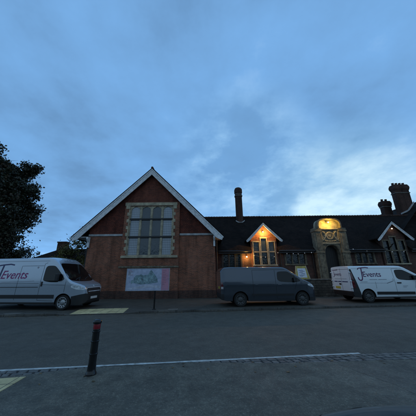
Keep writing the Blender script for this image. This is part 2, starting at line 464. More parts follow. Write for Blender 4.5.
# string courses
for a_, b_ in ((GX0-.03, -6.60), (-2.22, GX1+.02)):
    m = MB(); m.box(a_, b_, GY-.07, GY+.05, 4.58, 4.74); P_(m, 'string_course', M['band'], bevel=.01)
m = MB(); m.box(BX0-.04, BX1+.04, BY-.06, BY+.02, 2.20, 2.33)
P_(m, 'string_course', M['stone_w'], bevel=.012)

# big window
W = MB().box(-6.62,-6.16,BY-.025,BY+.03,6.86,7.27).build('window', M['stone'], B)   # replaced below by the surround
bpy.data.objects.remove(W)
m = MB()
# head stone
m.box(-6.60,-2.44,BY-.035,BY+.02,6.99,7.24)
m.box(-6.50,-6.17,BY-.035,BY+.02,6.72,6.985); m.box(-2.77,-2.47,BY-.035,BY+.02,6.72,6.985)
z = 6.70; k = 0
while z > 3.3:
    h = .27
    w = .36 if k % 2 == 0 else .20
    w = .09 if k % 2 == 0 else .22
    m.box(-6.16-w, -6.165, BY-.025, BY+.02, z-h, z-.006); m.box(-2.775, -2.78+w, BY-.025, BY+.02, z-h, z-.006)
    z -= h; k += 1
WIN = m.build('window', M['stone'], B, bevel=.008)
m = MB(); m.box(-6.52,-2.30,BY-.12,BY+.02,2.90,3.05); m.prism([(BY-.12,3.052),(BY+.13,3.052),(BY+.13,3.14)], -6.50,-2.32,'x')
m.build('sill', M['stone'], WIN, bevel=.01)
m = MB(); fx0, fx1 = -6.16, -2.78
pitch = (fx1-fx0)/4
for k in range(1,4):
    x = fx0+pitch*k; m.prism([(x-.075,BY+.03),(x+.075,BY+.03),(x+.10,BY+.10),(x+.10,BY+.138),(x-.10,BY+.138),(x-.10,BY+.10)], 3.105, 6.95, 'z')
m.box(fx0+.002, fx0+.07, BY+.03, BY+.138, 3.105, 6.95); m.box(fx1-.07, fx1-.002, BY+.03, BY+.138, 3.105, 6.95)
m.build('mullion', M['stone'], WIN)
m = MB()
for z in (4.42, 5.83): m.box(fx0+.01, fx1-.01, BY-.005, BY+.139, z, z+.13)
m.build('transom', M['glass_bar'], WIN, bevel=.01)
# cusped heads
def arch_head(m, x0, x1, zs, zt, y0, y1, pointed=.35, cusps=True, n=14):
    c = (x0+x1)/2; hw = (x1-x0)/2
    low = []
    for j in range(n+1):
        f = -1 + 2*j/n
        a = max(0, 1-abs(f)**2)**.5
        z = zs + (zt-.03-zs)*a
        if cusps: z -= .06*max(0, 1-abs(abs(f)-.52)/.16)
        low.append((c+hw*f, max(z, zs)))
    for a, b in zip(low[:-1], low[1:]):
        A = [m.vert((a[0],y0,a[1])), m.vert((b[0],y0,b[1])), m.vert((b[0],y0,zt)), m.vert((a[0],y0,zt))]
        Bq = [m.vert((a[0],y1,a[1])), m.vert((b[0],y1,b[1])), m.vert((b[0],y1,zt)), m.vert((a[0],y1,zt))]
        m.face(A); m.face([A[0], Bq[0], Bq[1], A[1]]); m.face(Bq[::-1])
for k in range(4):
    m = MB(); arch_head(m, fx0+pitch*k+.09, fx0+pitch*(k+1)-.09, 6.66, 6.95, BY+.05, BY+.137); m.build('tracery', M['stone'], WIN)
for k in range(4):
    for r, (z0, z1) in enumerate(((3.12,4.42),(4.55,5.83),(5.96,6.94))):
        m = MB(); m.box(fx0+pitch*k+.08, fx0+pitch*(k+1)-.08, BY+.112, BY+.132, z0, z1)
        pale = k in (0, 3)
        m.build('pane', M['glass_pale'] if pale else M['glass_big'], WIN)

# gable roof and bargeboards
RZ, EZ, EXL, EXR, VY = 10.22, 4.50, -10.34, 1.14, 16.08
def slope_slab(m, xa, za, xb, zb, y0, y1, th):
    m.prism([(xa,za),(xb,zb),(xb,zb-th),(xa,za-th)], y0, y1)
m = MB(); slope_slab(m, AX, RZ, EXL, EZ, VY-.03, 30, .09); slope_slab(m, AX, RZ, EXR, EZ, VY-.03, 30, .09)
P_(m, 'roof', M['tile_y'])
m = MB(); m.tube([(AX,VY-.04,RZ+.0),(AX,30,RZ+.0)], .10, 8)
P_(m, 'ridge_tile', M['brick_far'])
for sx, ex in ((-1,EXL),(1,EXR)):
    m = MB()
    xe = ex
    # outer board then a thinner stepped moulding below it
    dz = .52
    m.prism([(AX,RZ-.095),(xe,EZ-.095),(xe+(-sx)*.12,EZ-.095-.26),(xe+(-sx)*.50,EZ-.095-.10),(AX,RZ-.095-dz)], VY, VY+.05)
    m.prism([(AX,RZ-.10),(xe,EZ-.10),(xe-sx*.0,EZ-.20),(AX,RZ-.22)], VY-.03, VY-.002)
    P_(m, 'bargeboard', M['white'])
for x in (GX0-.02, GX1-.12):
    m = MB(); m.prism([(GY-.02,3.72),(GY-.02,4.50),(VY+.06,4.50),(VY+.06,4.36),(GY-.16,4.10),(GY-.16,3.72)], x, x+.14, 'x')
    P_(m, 'bracket', M['white'])
# boxed eaves soffits and a downpipe
for a_, b_, c_ in ((EXL+.12, GX0-.03, 30), (GX1+.03, EXR-.12, 18.4)):
    m = MB(); m.box(a_, b_, VY+.06, c_, EZ-.04, EZ); P_(m, 'soffit', M['white'])
for x, y in ((GX0-.16,16.75),(.64,16.9)):
    m = MB(); m.tube([(x,y,4.3),(x,y,.1)], .05, 10); P_(m, 'downpipe', M['gutter'], smooth=True)

# ---- front wing
FY = 19.0
WL = (1.20, 2.80, 1.95, 3.40); WR = (6.66, 8.36, 2.50, 3.44); WRR = (12.72, 14.28, 2.52, 3.58)
m = MB(); wall_holes(m, GX1, 33, 0, 3.72, FY, FY+.25, [WL, WR, WRR, (9.7,11.2,0,3.7), (3.72,5.94,2.3,3.7), (14.95,17.15,2.3,3.7)])
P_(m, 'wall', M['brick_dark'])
m = MB(); m.box(GX1, 33, FY+.26, FY+.4, 0, 3.7); m.box(GX1,33,28.3,28.5,0,3.7)
P_(m, 'wall', M['brick_dark'])
def lights(rect, n, y=FY, stone='stone_w', head=.09):
    x0, x1, z0, z1 = rect
    m = MB()
    m.box(x0-.09, x0+.05, y-.03, y+.16, z0-.02, z1+.09); m.box(x1-.05, x1+.09, y-.03, y+.16, z0-.02, z1+.09)
    m.box(x0+.05, x1-.05, y-.03, y+.16, z1-.04, z1+.088)
    w = (x1-x0)/n
    for k in range(1, n): m.box(x0+w*k-.055, x0+w*k+.055, y-.01, y+.16, z0, z1-.04)
    f = m.build('window', M[stone], B, bevel=.008)
    m = MB(); m.box(x0-.12, x1+.12, y-.07, y+.16, z0-.14, z0-.022); m.build('sill', M[stone], f, bevel=.008)
    for k in range(n):
        m = MB(); m.box(x0+w*k+.05, x0+w*(k+1)-.05, y+.10, y+.12, z0, z1-.04); m.build('pane', M['glass'], f)
    return f
lights(WL, 3, stone='glass_bar'); lights(WR, 3); lights(WRR, 3)
# roof
S_ = .85
EY, EZ2 = 18.55, 3.62
def zr(y): return EZ2 + (y-EY)*S_
RY = 23.5; RZ2 = zr(RY)
m = MB()
YC = 19.15
GAPS = [(GX1-.02,3.69),(5.97,9.12),(11.86,15.01),(17.29,33)]
m.prism([(YC,zr(YC)),(RY,RZ2),(RY,RZ2-.12),(YC,zr(YC)-.12)], -2.0, 33, 'x')
for a_, b_ in GAPS: m.prism([(EY,EZ2),(YC,zr(YC)),(YC,zr(YC)-.12),(EY,EZ2-.12)], a_, b_, 'x')
m.prism([(RY,RZ2),(28.6,EZ2),(28.6,EZ2-.12),(RY,RZ2-.12)], -2.0, 33, 'x')
P_(m, 'roof', M['tile_x'])
m = MB(); pts = []; rs = []
for k in range(87):
    x = -2+.3*k; z = RZ2+.01+.022*mnoise.noise(Vector((x*.35,2,0)))+rnd.uniform(-.006,.006)
    pts += [(x,RY,z),(x+.27,RY,z),(x+.275,RY,z+.004),(x+.298,RY,z+.004)]; rs += [.10,.10,.125,.125]
m.tube(pts, rs, 8); P_(m, 'ridge_tile', M['brick_far'])
for a_, b_ in GAPS:
    a2 = a_+(.35 if a_ < 1 else 0)
    m = MB(); m.tube([(a2,EY-.05,EZ2-.08),(b_,EY-.05,EZ2-.08)], .065, 10); P_(m, 'gutter', M['gutter'])
    m = MB(); m.box(a2, b_, EY+.03, EY+.06, EZ2-.26, EZ2-.10); P_(m, 'fascia', M['gutter'])
for x in (6.2, 8.95, 12.1):
    m = MB(); m.tube([(x,18.9,3.5),(x,18.9,.1)], .045, 8); P_(m, 'downpipe', M['gutter'])

# ---- gabled half dormers with stepped lights
def half_dormer(cx, lit):
    y = 18.9
    L = (cx-.90, cx-.43, 2.45, 4.34); Cn = (cx-.235, cx+.235, 2.45, 4.66); R_ = (cx+.43, cx+.90, 2.45, 4.34)
    m = MB(); wall_holes(m, cx-1.12, cx+1.12, .0, 4.72, y, y+.2, [L, Cn, R_])
    m.prism([(cx-1.12,4.725),(cx+1.12,4.725),(cx+1.12,4.80),(cx,5.90),(cx-1.12,4.80)], y, y+.2)
    for s in (-1, 1):
        x = cx+s*1.12
        m.quad((x,y,0),(x,y,4.80),(x,21,4.80),(x,21,0))
    P_(m, 'dormer_wall', M['brick'] if lit else M['brick_dark'])  # lit gable gets paler brick, unlit one darker: lamplight put into the colour
    m = MB()
    for (a, b, c, d) in (L, Cn, R_):
        m.box(a-.09, a, y-.035, y+.12, c, d+.002); m.box(b, b+.09, y-.035, y+.12, c, d+.002)
        m.box(a-.10, b+.10, y-.04, y+.12, d+.004, d+.11)
        m.box(a, b, y-.02, y+.13, 3.46, 3.56)
    f = m.build('window', M['stone'] if lit else M['stone_w'], B, bevel=.007)  # darker stone on the unlit gable has shade put into its colour
    m = MB(); m.box(cx-1.05, cx+1.05, y-.09, y+.12, 2.33, 2.445); m.build('sill', M['stone'], f, bevel=.007)
    for (a, b, c, d) in (L, Cn, R_):
        for z0, z1 in ((c, 3.46), (3.56, d)):
            m = MB(); m.box(a, b, y+.09, y+.11, z0, z1); m.build('pane', M['glass'], f)
    # roof
    ap, fe, hw, vy = 6.10, 4.54, 1.57, 18.50
    m = MB()
    for s in (-1, 1): m.prism([(cx,ap),(cx+s*hw,fe),(cx+s*hw,fe-.08),(cx,ap-.08)], vy-.02, 21.7)
    P_(m, 'dormer_roof', M['tile_y'])
    for s in (-1, 1):
        m = MB(); e = cx+s*hw
        m.prism([(cx,ap-.085),(e,fe-.085),(e-s*.06,fe-.24),(e-s*.24,fe-.16),(cx,ap-.085-.24)], vy, vy+.045)
        m.prism([(cx,ap-.09),(e,fe-.09),(e,fe-.14),(cx,ap-.15)], vy-.02, vy-.002)
        P_(m, 'bargeboard', M['white'])
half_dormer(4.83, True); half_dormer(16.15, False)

# ---- stone porch
m = MB()
PX0, PX1 = 9.10, 11.88
pc = 10.47
for x0, x1 in ((PX0, 9.72), (11.24, PX1)):
    m.box(x0, x1, 18.35, 18.88, 0, 5.12)
    m.box(x0-.04, x1+.04, 18.30, 18.92, 5.125, 5.28); m.box(x0-.01, x1+.01, 18.33, 18.90, 5.285, 5.44)
    m.box(x0-.05, x1+.05, 18.30, 18.9, 3.30, 3.42)
    m.box(x0+.14, x1-.14, 18.31, 18.345, 3.55, 4.95); m.box(x0+.14, x1-.14, 18.31, 18.345, 1.2, 3.15)
porch = P_(m, 'porch', M['stone_w'], bevel=.015)
# arch wall
m = MB(); ax0, ax1, zs, zt = 9.83, 11.11, 3.25, 3.98
m.box(9.723, ax0, 18.45, 19.0, 0, 4.10); m.box(ax1, 11.237, 18.45, 19.0, 0, 4.10)
n = 20; low = []
for j in range(n+1):
    f = -1+2*j/n; low.append((pc+(ax1-ax0)/2*f, zs+(zt-zs)*max(0,1-abs(f)**2.1)**.5))
for a, b in zip(low[:-1], low[1:]):
    q = [(a[0],a[1]),(b[0],b[1]),(b[0],4.10),(a[0],4.10)]
    m.quad(*[(u,18.45,v) for u,v in q]); m.quad((a[0],18.45,a[1]),(a[0],19,a[1]),(b[0],19,b[1]),(b[0],18.45,b[1]))
m.box(9.723, 11.237, 18.47, 19.0, 4.102, 5.30)
m.build('porch_arch', M['stone_w'], porch, local=False)
m = MB()  # arch moulding
for off, r in ((.07,.035),(.15,.03)):
    pts = [(pc+((ax1-ax0)/2+off)*f, 18.44, zs+(zt+off-zs)*max(0,1-abs(f)**2.1)**.5) for f in [-1+2*j/24 for j in range(25)]]
    m.tube([(pts[0][0],18.44,.2)]+pts+[(pts[-1][0],18.44,.2)], r, 6)
m.build('arch_moulding', M['stone_w'], porch, smooth=True)
m = MB(); m.box(9.83, 11.11, 18.90, 18.96, .1, 4.05)
for k in range(7): m.box(9.86+.18*k, 9.86+.18*k+.01, 18.89, 18.90, .1, 3.9)
m.build('door', M['door'], B)
# cornices
m = MB()
m.box(9.74, 11.22, 18.36, 18.6, 5.305, 5.40); m.build('cornice', M['stone'], porch, bevel=.015)
m = MB(); m.box(9.735, 11.225, 18.39, 18.6, 4.08, 4.18)
m.build('cornice', M['stone'], porch, bevel=.015)
# carved panel: shield in a roundel between scrolling leaves
m = MB()
def torus(m, c, R, r, n=28, k=8, y=18.44):
    for a in range(n):
        pass
    pts = [(c[0]+R*math.cos(2*math.pi*j/n), y, c[1]+R*math.sin(2*math.pi*j/n)) for j in range(n+1)]
    m.tube(pts, r, k, cap=False)
torus(m, (pc,4.78), .30, .035); torus(m, (pc,4.78), .22, .02)
m.prism([(pc-.12,4.90),(pc+.12,4.90),(pc+.12,4.76),(pc,4.62),(pc-.12,4.76)], 18.41, 18.48)
m.box(pc-.02, pc+.02, 18.39, 18.409, 4.66, 4.89)
for s in (-1, 1):
    for (ox, oz, tw, r0) in ((.50,5.06,1,.13),(.56,4.52,-1,.14),(.40,4.80,1,.06)):
        pts = []
        for j in range(22):
            t = j/21*2.6*math.pi
            rr = r0*(1-j/26)
            pts.append((pc+s*(ox+rr*math.cos(t)), 18.45-.02*math.sin(j*.3), oz+tw*rr*math.sin(t)))
        m.tube(pts, [.030*(1-.6*j/21) for j in range(22)], 6)
    m.tube([(pc+s*.62,18.45,5.20),(pc+s*.38,18.43,4.95),(pc+s*.40,18.43,4.66),(pc+s*.68,18.45,4.32)], [.04,.045,.045,.03], 6)
    m.tube([(pc+s*.72,18.46,5.22),(pc+s*.72,18.46,4.28)], .035, 6)
for k in range(7): 
    x = pc-.42+.14*k
    m.lathe([(.001,-.05),(.05,-.03),(.06,0),(.04,.04),(.001,.06)], (x,18.43,4.34-.05*math.cos((k-3)*.5)), 8)
m.build('carving', M['stone'], porch, smooth=True)
# curved hood with tympanum
m = MB()
ho = []; hi_ = []
for j in range(25):
    t = math.pi*j/24
    cx_ = math.copysign(abs(math.cos(t))**.55, math.cos(t)); sz = math.sin(t)**.55
    ho.append((pc+1.04*cx_, 5.42+.86*sz)); hi_.append((pc+.93*cx_, 5.42+.75*sz))
m.prism(ho, 18.62, 18.95)
t1 = m.build('tympanum', M['stone'], porch)
m = MB()
for j in range(24):
    a, b, c, d = ho[j], ho[j+1], hi_[j+1], hi_[j]
    m.prism([a, b, c, d], 18.20, 18.62)
m.build('porch_hood', M['stone_w'], porch)

# ---- cross wing roof at the right with hip, and chimneys
m = MB()
XR, ZR_, YR0 = 26.0, 10.0, 24.6
lz = lambda x: ZR_-(XR-x)*.6
hs = (ZR_-EZ2-.12)/(YR0-EY)
zh = EZ2+.12
xl = XR-(ZR_-zh)/.6
m.face([m.vert(p) for p in ((xl,EY,zh),(XR,YR0,ZR_),(XR,32,ZR_),(xl,32,zh))])
m.face([m.vert(p) for p in ((XR,YR0,ZR_),(2*XR-xl,EY,zh),(2*XR-xl,32,zh),(XR,32,ZR_))])
m.face([m.vert(p) for p in ((xl,32,zh),(XR,32,ZR_),(2*XR-xl,32,zh))])
m.face([m.vert(p) for p in ((17.75,EY+ .02,zh),(2*XR-xl,EY,zh),(XR,YR0,ZR_))])
P_(m, 'roof', M['tile_y'], fix=False)
m = MB(); m.tube([(XR,YR0,ZR_),(XR,32,ZR_)], .10, 8); P_(m, 'ridge_tile', M['brick_far'])

def chimney(x0, x1, y0, y1, z0, zt, pots, bands, q_=.7):
    m = MB()
    m.box(x0, x1, y0, y1, z0, zt-.75)
    for k, (o_, h) in enumerate(((.05,.10),(.10,.12),(.14,.30),(.09,.12),(.03,.11))):
        zb = zt-.75 + sum(q[1] for q in ((.05,.10),(.10,.12),(.14,.30),(.09,.12),(.03,.11))[:k])
        m.box(x0-o_*q_, x1+o_*q_, y0-o_*q_, y1+o_*q_, zb+.001, zb+h)
    c = P_(m, 'chimney', M['brick_far'], bevel=.012)
    m = MB()
    for z in bands: m.box(x0-.05, x1+.05, y0-.05, y1+.05, z, z+.10)
    m.build('band', M['coping'], c)
    for k in range(pots):
        w = (x1-x0)/pots
        m = MB(); m.lathe([(.15,0),(.13,.12),(.12,.22),(.14,.24),(.14,.30),(.10,.30)], (x0+w*(k+.5),(y0+y1)/2,zt-.01), 10)
        m.build('chimney_pot', M['brick_far'], c, smooth=True)
    return c
cb_ = chimney(22.95, 24.65, 24.6, 25.25, 6.0, 12.10, 4, (10.95,))
m = MB(); m.prism([(22.85,8.42),(23.75,8.80),(24.75,9.85),(24.75,9.65),(23.80,8.62),(22.85,8.27)], 24.50, 24.58)
m.build('flashing', M['lead'], cb_)
chimney(22.20, 23.20, 26.0, 26.6, 6.0, 10.45, 2, (9.65,))
# slim chimney: octagonal shaft with rounded cap
m = MB(); cx_, cy_ = 3.47, 23.0
r_ = .40
prof = [(r_,6.6),(r_,10.05),(r_+.05,10.10),(r_+.05,10.25),(r_,10.30),(r_,10.48),(r_+.06,10.54),(r_+.06,10.92),(r_+.02,11.02),(r_-.05,11.12),(r_-.12,11.17),(.12,11.18)]
m.lathe(prof, (cx_,cy_,0), 8, rot=RA(22.5))
c = P_(m, 'chimney', M['brick_far'])
m = MB(); m.lathe([(r_+.065,10.11),(r_+.065,10.22)], (cx_,cy_,0), 8, rot=RA(22.5)); m.lathe([(r_+.012,10.36),(r_+.012,10.44)], (cx_,cy_,0), 8, rot=RA(22.5))
m.build('band', M['coping'], c)
m = MB()
zb = zr(cy_-.40)
m.prism([(cx_-.48,zb+.20),(cx_-.16,zb+.02),(cx_+.05,zb-.02),(cx_+.20,zb+.02),(cx_+.48,zb+.22),(cx_+.48,zb+.10),(cx_+.20,zb-.10),(cx_,zb-.14),(cx_-.2,zb-.10),(cx_-.48,zb+.08)], cy_-.47, cy_-.43)
m.build('flashing', M['lead'], c)

# ---- lamps on the building
def lamp(name, loc, col, power, bulb_r=.045, strength=30, label=None, back=None, size=.06):
    m = MB(); x, y, z = loc
    m.lathe([(.001,-bulb_r),(bulb_r*.7,-bulb_r*.7),(bulb_r,0),(bulb_r*.7,bulb_r*.7),(.001,bulb_r)], loc, 12)
    g = m.build(name, emit(name+'_glow', col, strength), B, smooth=True)
    if label: g['label'] = label
    m = MB()
    m.tube([(x,y,z+bulb_r),(x,y,z+bulb_r+.06),(x,back or y+.3,z+bulb_r+.06)], .014, 6)
    m.lathe([(.05,0),(.03,.03),(.015,.05)], (x,y,z+bulb_r*.8), 10)
    m.build('lamp_bracket', M['dark_metal'], g)
    ld = bpy.data.lights.new(name+'_light', 'POINT'); ld.energy = power; ld.color = col; ld.shadow_soft_size = size
    lo = bpy.data.objects.new(name+'_light', ld); COL.objects.link(lo)
    lo.parent = B; lo.location = Vector((x, y-.11, z-.02)) - world_loc(B)
    return g
WARM = (1.0, .52, .12)
lamp('wall_lamp', (4.80,18.68,5.22), WARM, 150, strength=80, label='warm lit lamp under the left small gable', back=18.9)
lamp('wall_lamp', (3.27,18.80,3.10), WARM, 45, strength=80, bulb_r=.055, label='warm lit lamp beside the left windows', back=19.0)
lamp('wall_lamp', (10.43,18.24,5.92), (1.0,.60,.10), 75, strength=60, bulb_r=.055, label='bright yellow lamp under the stone hood', back=18.62)
lamp('wall_lamp', (16.22,18.72,5.40), (1.0,.80,.55), .8, strength=10, bulb_r=.05, label='small pale lamp under the right small gable', back=18.9)

# ------------------------------------------------------------------ festoon lights along the eaves
def festoon(label, pts, n, seed):
    r = random.Random(seed)
    t = thing('string_lights', label, 'string lights', pts[0], group='strings of small bulbs along the eaves')
    m = MB(); path = []
    for (a, b) in zip(pts[:-1], pts[1:]):
        a, b = Vector(a), Vector(b)
        for j in range(8):
            f = j/8; p = a.lerp(b, f); p.z -= .10*math.sin(math.pi*f); path.append(p)
    path.append(Vector(pts[-1]))
    m.tube(path, .008, 5); m.build('cable', M['dark_metal'], t)
    for k in range(n):
        i = int((k+r.uniform(.15,.85))/n*(len(path)-1)); p = path[i]
        m = MB(); m.lathe([(.001,-.09),(.025,-.075),(.034,-.05),(.02,-.02),(.012,0)], p, 10)
        m.build('bulb', M['bulb'], t, smooth=True)
M['bulb'] = emit('white_bulb', (.70, .76, .82), .12)
festoon('string of small white bulbs below the gutter between the left gable and the porch', [(5.95,18.74,3.45),(6.9,18.55,3.42),(8.0,18.55,3.40),(9.05,18.30,3.55)], 6, 1)
festoon('string of small white bulbs right of the stone porch', [(11.92,18.3,3.75),(13.0,18.55,3.62),(14.2,18.55,3.60),(15.2,18.7,3.50),(17.2,18.7,3.50)], 9, 2)
festoon('string of small white bulbs across the windows of the left small gable', [(3.8,18.78,3.30),(4.7,18.72,3.12),(5.9,18.74,3.22)], 4, 3)

# ------------------------------------------------------------------ low wall
def low_wall(x0, x1, label):
    t = thing('low_wall', label, 'wall', (x0,16.6,ZF))
    m = MB(); m.box(x0, x1, 16.42, 16.78, 0, 1.20); m.build('wall_body', M['rubble'], t)
    m = MB(); x = x0
    while x < x1-.05:
        w = min(.62, x1-x); dz = rnd.uniform(-.006,.006)
        m.box(x+.004, x+w-.004, 16.37, 16.83, 1.202, 1.30+dz); x += w
    m.build('coping', M['coping'], t, bevel=.012)
low_wall(.56, 9.75, 'low stone boundary wall left of the porch, behind the dark grey van')
low_wall(11.35, 30, 'low stone boundary wall right of the porch, behind the white lettered van')

# ------------------------------------------------------------------ A board on the wall
M['yellow'] = plain('yellow_board', (.50, .39, .10), .6, var=.2)
M['poster'] = plain('poster_paper', (.68, .72, .80), .5, var=.04)
M['ink'] = plain('poster_ink', (.10, .14, .34), .6)
M['wood'] = plain('cream_board_frame', (.55, .50, .36), .6)
t = thing('a_board', 'yellow A-board with a white poster standing on the low wall', 'sign', (6.85,16.55,1.30))
Mt = Matrix.Translation((6.85,16.60,1.30))
def tilt(pts, tiltdeg):
    a = RA(tiltdeg)
    return [(x, -0.16 + z*math.sin(a) + y, z*math.cos(a)) for x, y, z in pts]
def tilted_plate(name, mat, outline, y0, y1, par, ang=10, loc=True):
    m = MB()
    A = [m.vert((p[0]+6.85, p[1]+16.60, p[2]+1.30)) for p in tilt([(x,y0,z) for x,z in outline], ang)]
    Bv = [m.vert((p[0]+6.85, p[1]+16.60, p[2]+1.30)) for p in tilt([(x,y1,z) for x,z in outline], ang)]
    m.face(A); m.face(Bv[::-1])
    for q in range(len(A)): m.face([A[q], A[(q+1)%len(A)], Bv[(q+1)%len(A)], Bv[q]])
    return m.build(name, mat, par)
pnl = tilted_plate('panel', M['yellow'], [(-.50,0),(.50,0),(.36,.93),(-.36,.93)], 0, .025, t)
tilted_plate('poster', M['poster'], [(-.33,.10),(.33,.10),(.30,.76),(-.30,.76)], -.006, -.001, pnl)
for x in (-.50, .44):
    s = -1 if x < 0 else 1
    tilted_plate('edge_trim', M['wood'], [(s*.49,0),(s*.53,0),(s*.39,.95),(s*.345,.95)][::s], -.012, -.001, pnl)
for (a_, b_, c_) in ((-.22,.10,.62),(-.15,.22,.55),(-.20,.05,.46),(-.05,.20,.38),(-.22,.18,.28),(-.16,.02,.21)):
    q = tilt([(a_+(b_-a_)*k/6,-.010,c_+.012*math.sin(k*2.1+c_*9)) for k in range(7)], 10)
    m = MB(); m.tube([(a+6.85,b+16.60,c+1.30) for a,b,c in q], .012, 5); m.build('print', M['ink'], pnl)
m = MB()
A = [(-.50,.30,0),(.50,.30,0),(.36,.21,.93),(-.36,.21,.93)]
Av = [m.vert((x+6.85,y+16.45,z+1.30)) for x,y,z in A]; Bv = [m.vert((x+6.85,y+16.475,z+1.30)) for x,y,z in A]
m.face(Av[::-1]); m.face(Bv)
for q in range(4): m.face([Av[q], Av[(q+1)%4], Bv[(q+1)%4], Bv[q]])
m.build('panel', M['yellow'], t)

# ------------------------------------------------------------------ notice board on a post
M['art_bg'] = plain('sign_print_lilac', (.42, .46, .60), .45, var=.25, scale=5, col2=(.30, .36, .50))
M['art_green'] = plain('sign_print_green', (.22, .34, .39), .45, var=.3, scale=9)
M['art_green2'] = plain('sign_print_pale_green', (.28, .42, .46), .45, var=.3, scale=12)
M['art_pink'] = plain('sign_print_pink', (.50, .22, .30), .45, var=.2, scale=8, col2=(.40, .24, .34))
M['art_red'] = plain('sign_print_red', (.38, .16, .22), .5)
M['art_pale'] = plain('sign_print_pale', (.52, .56, .68), .45, var=.15)
sx, sy = -3.02, 11.20
t = thing('notice_board', 'wide printed sign on a single black post in front of the gable', 'sign', (-2.64,sy+.06,ZF))
m = MB(); m.tube([(-2.64,sy+.07,ZF),(-2.64,sy+.07,1.9)], .038, 12); m.lathe([(.09,0),(.09,.02),(.045,.05)], (-2.64,sy+.07,ZF), 12)
m.build('post', M['dark_metal'], t, smooth=True)
x0, x1, z0, z1 = -4.07, -1.96, .96, 1.98
m = MB(); m.box(x0, x1, sy, sy+.025, z0, z1); pnl = m.build('panel', M['art_bg'], t)
def art(name, mat, pts, d, label=None):
    m = MB(); m.prism([(x0+u*(x1-x0), z0+v*(z1-z0)) for u, v in pts], sy-d, sy-.0005-d*.2)
    o = m.build(name, mat, pnl); return o
art('side_band', M['art_pink'], [(.82,.0),(.995,.0),(.995,1),(.82,1)], .003)
art('drawing', M['art_green'], [(.16,.34),(.17,.58),(.22,.70),(.30,.70),(.33,.76),(.37,.70),(.50,.72),(.53,.86),(.57,.94),(.61,.84),(.66,.72),(.72,.56),(.74,.36),(.55,.30),(.35,.27)], .0025)
art('drawing', M['art_green2'], [(.22,.38),(.23,.58),(.33,.60),(.35,.38)], .004)
art('drawing', M['art_green2'], [(.40,.36),(.41,.60),(.50,.62),(.51,.38)], .004)
art('drawing', M['art_green2'], [(.55,.40),(.55,.66),(.62,.70),(.63,.42)], .004)
art('drawing', M['art_green2'], [(.12,.30),(.10,.42),(.15,.50),(.155,.34)], .004)
art('drawing', M['art_pale'], [(.05,.10),(.30,.20),(.55,.26),(.80,.20),(.80,.10),(.55,.14),(.30,.08),(.05,.02)], .004)
art('drawing', M['art_pale'], [(.04,.60),(.12,.75),(.10,.90),(.03,.86)], .004)
m = MB()
for k in range(5): m.box(x0+.06+.0, x0+.06+rnd.uniform(.12,.3), sy-.004, sy-.0015, z1-.10-.05*k, z1-.085-.05*k)
for k in range(9): m.box(x0+.84*(x1-x0), x0+.84*(x1-x0)+rnd.uniform(.12,.27), sy-.006, sy-.0035, z1-.12-.08*k, z1-.10-.08*k)
m.build('print', M['art_red'], pnl)
m = MB()
for a, b, c, d in ((x0-.015,x1+.015,z1,z1+.02),(x0-.015,x1+.015,z0-.02,z0),(x0-.02,x0,z0,z1),(x1,x1+.02,z0,z1)): m.box(a, b, sy-.012, sy+.03, c, d)
m.build('frame', plain('sign_edge', (.35,.36,.4), .4), pnl)

# ------------------------------------------------------------------ bollard
t = thing('bollard', 'black post bollard with a red reflective band near its top', 'bollard', (-2.075,4.44,.01))
m = MB(); c = (-2.075,4.44,.01)
m.lathe([(.088,0),(.088,.03),(.076,.045),(.070,.10),(.070,.13),(.064,.18),(.064,.30),(.072,.305),(.072,.325),(.063,.33),(.062,.50),(.070,.505),(.070,.525),(.061,.53),(.060,.655),(.068,.66),(.068,.68),(.060,.685),(.060,.70),(.060,.715),(.058,.72)], c, 20)
m.build('post', M['dark_metal'], t, smooth=True)
m = MB(); m.lathe([(.0605,.717),(.0615,.72),(.0615,.795),(.0605,.798)], c, 20)
m.build('reflective_band', plain('red_reflective', (.25,.012,.025), .35), t, smooth=True)
m = MB(); m.lathe([(.060,.80),(.072,.805),(.075,.825),(.072,.85),(.056,.868),(.03,.878),(.001,.880)], c, 20)
m.build('cap', M['dark_metal'], t, smooth=True)

# ------------------------------------------------------------------ trees
def leaf_mat(name, cols):
    m, nt, b = new_mat(name)
    geo = N(nt, 'ShaderNodeNewGeometry')
    r = ramp(nt, geo.outputs['Random Per Island'], [(i/(len(cols)-1), c) for i, c in enumerate(cols)])
    st = ramp(nt, noise(nt, geo.outputs['Position'], .8), [(.3, (.65,)*3), (.7, (1.25,)*3)])
    nt.links.new(mix(nt, r, st, 1, 'MULTIPLY'), b.inputs['Base Color'])
    b.inputs['Roughness'].default_value = .6
    return m
M['leaf_dark'] = leaf_mat('dark_leaves', [(.060,.034,.012),(.010,.016,.008),(.018,.026,.010),(.030,.036,.014)])
M['leaf_yellow'] = leaf_mat('hedge_leaves', [(.06,.068,.016),(.11,.11,.028),(.16,.14,.03)])
M['bark'] = plain('bark', (.06,.05,.04), .95, var=.3, scale=5, bump=.8)
def leaf(m, p, s, r):
    n = Vector((r.gauss(0,1), r.gauss(0,1), r.gauss(0,1))).normalized()
    a = n.orthogonal().normalized(); a.rotate(Matrix.Rotation(r.uniform(0,6.28),3,n)); b = n.cross(a)
    # five pointed leaf outline
    pts = []
    for k, (q, w) in enumerate(((1,0),(.45,.30),(.35,.75),(-.15,.42),(-.55,.55),(-.45,0),(-.55,-.55),(-.15,-.42),(.35,-.75),(.45,-.30))):
        pts.append(m.vert(p + a*(q*s) + b*(w*s*.9)))
    m.face(pts)
def quadleaf(m, p, s, r):
    n = Vector((r.gauss(0,1), r.gauss(0,1), r.gauss(0,1))).normalized()
    a = n.orthogonal().normalized(); a.rotate(Matrix.Rotation(r.uniform(0,6.28),3,n)); b = n.cross(a)
    m.face([m.vert(p+a*s), m.vert(p+b*s*.5), m.vert(p-a*s*.8), m.vert(p-b*s*.5)])
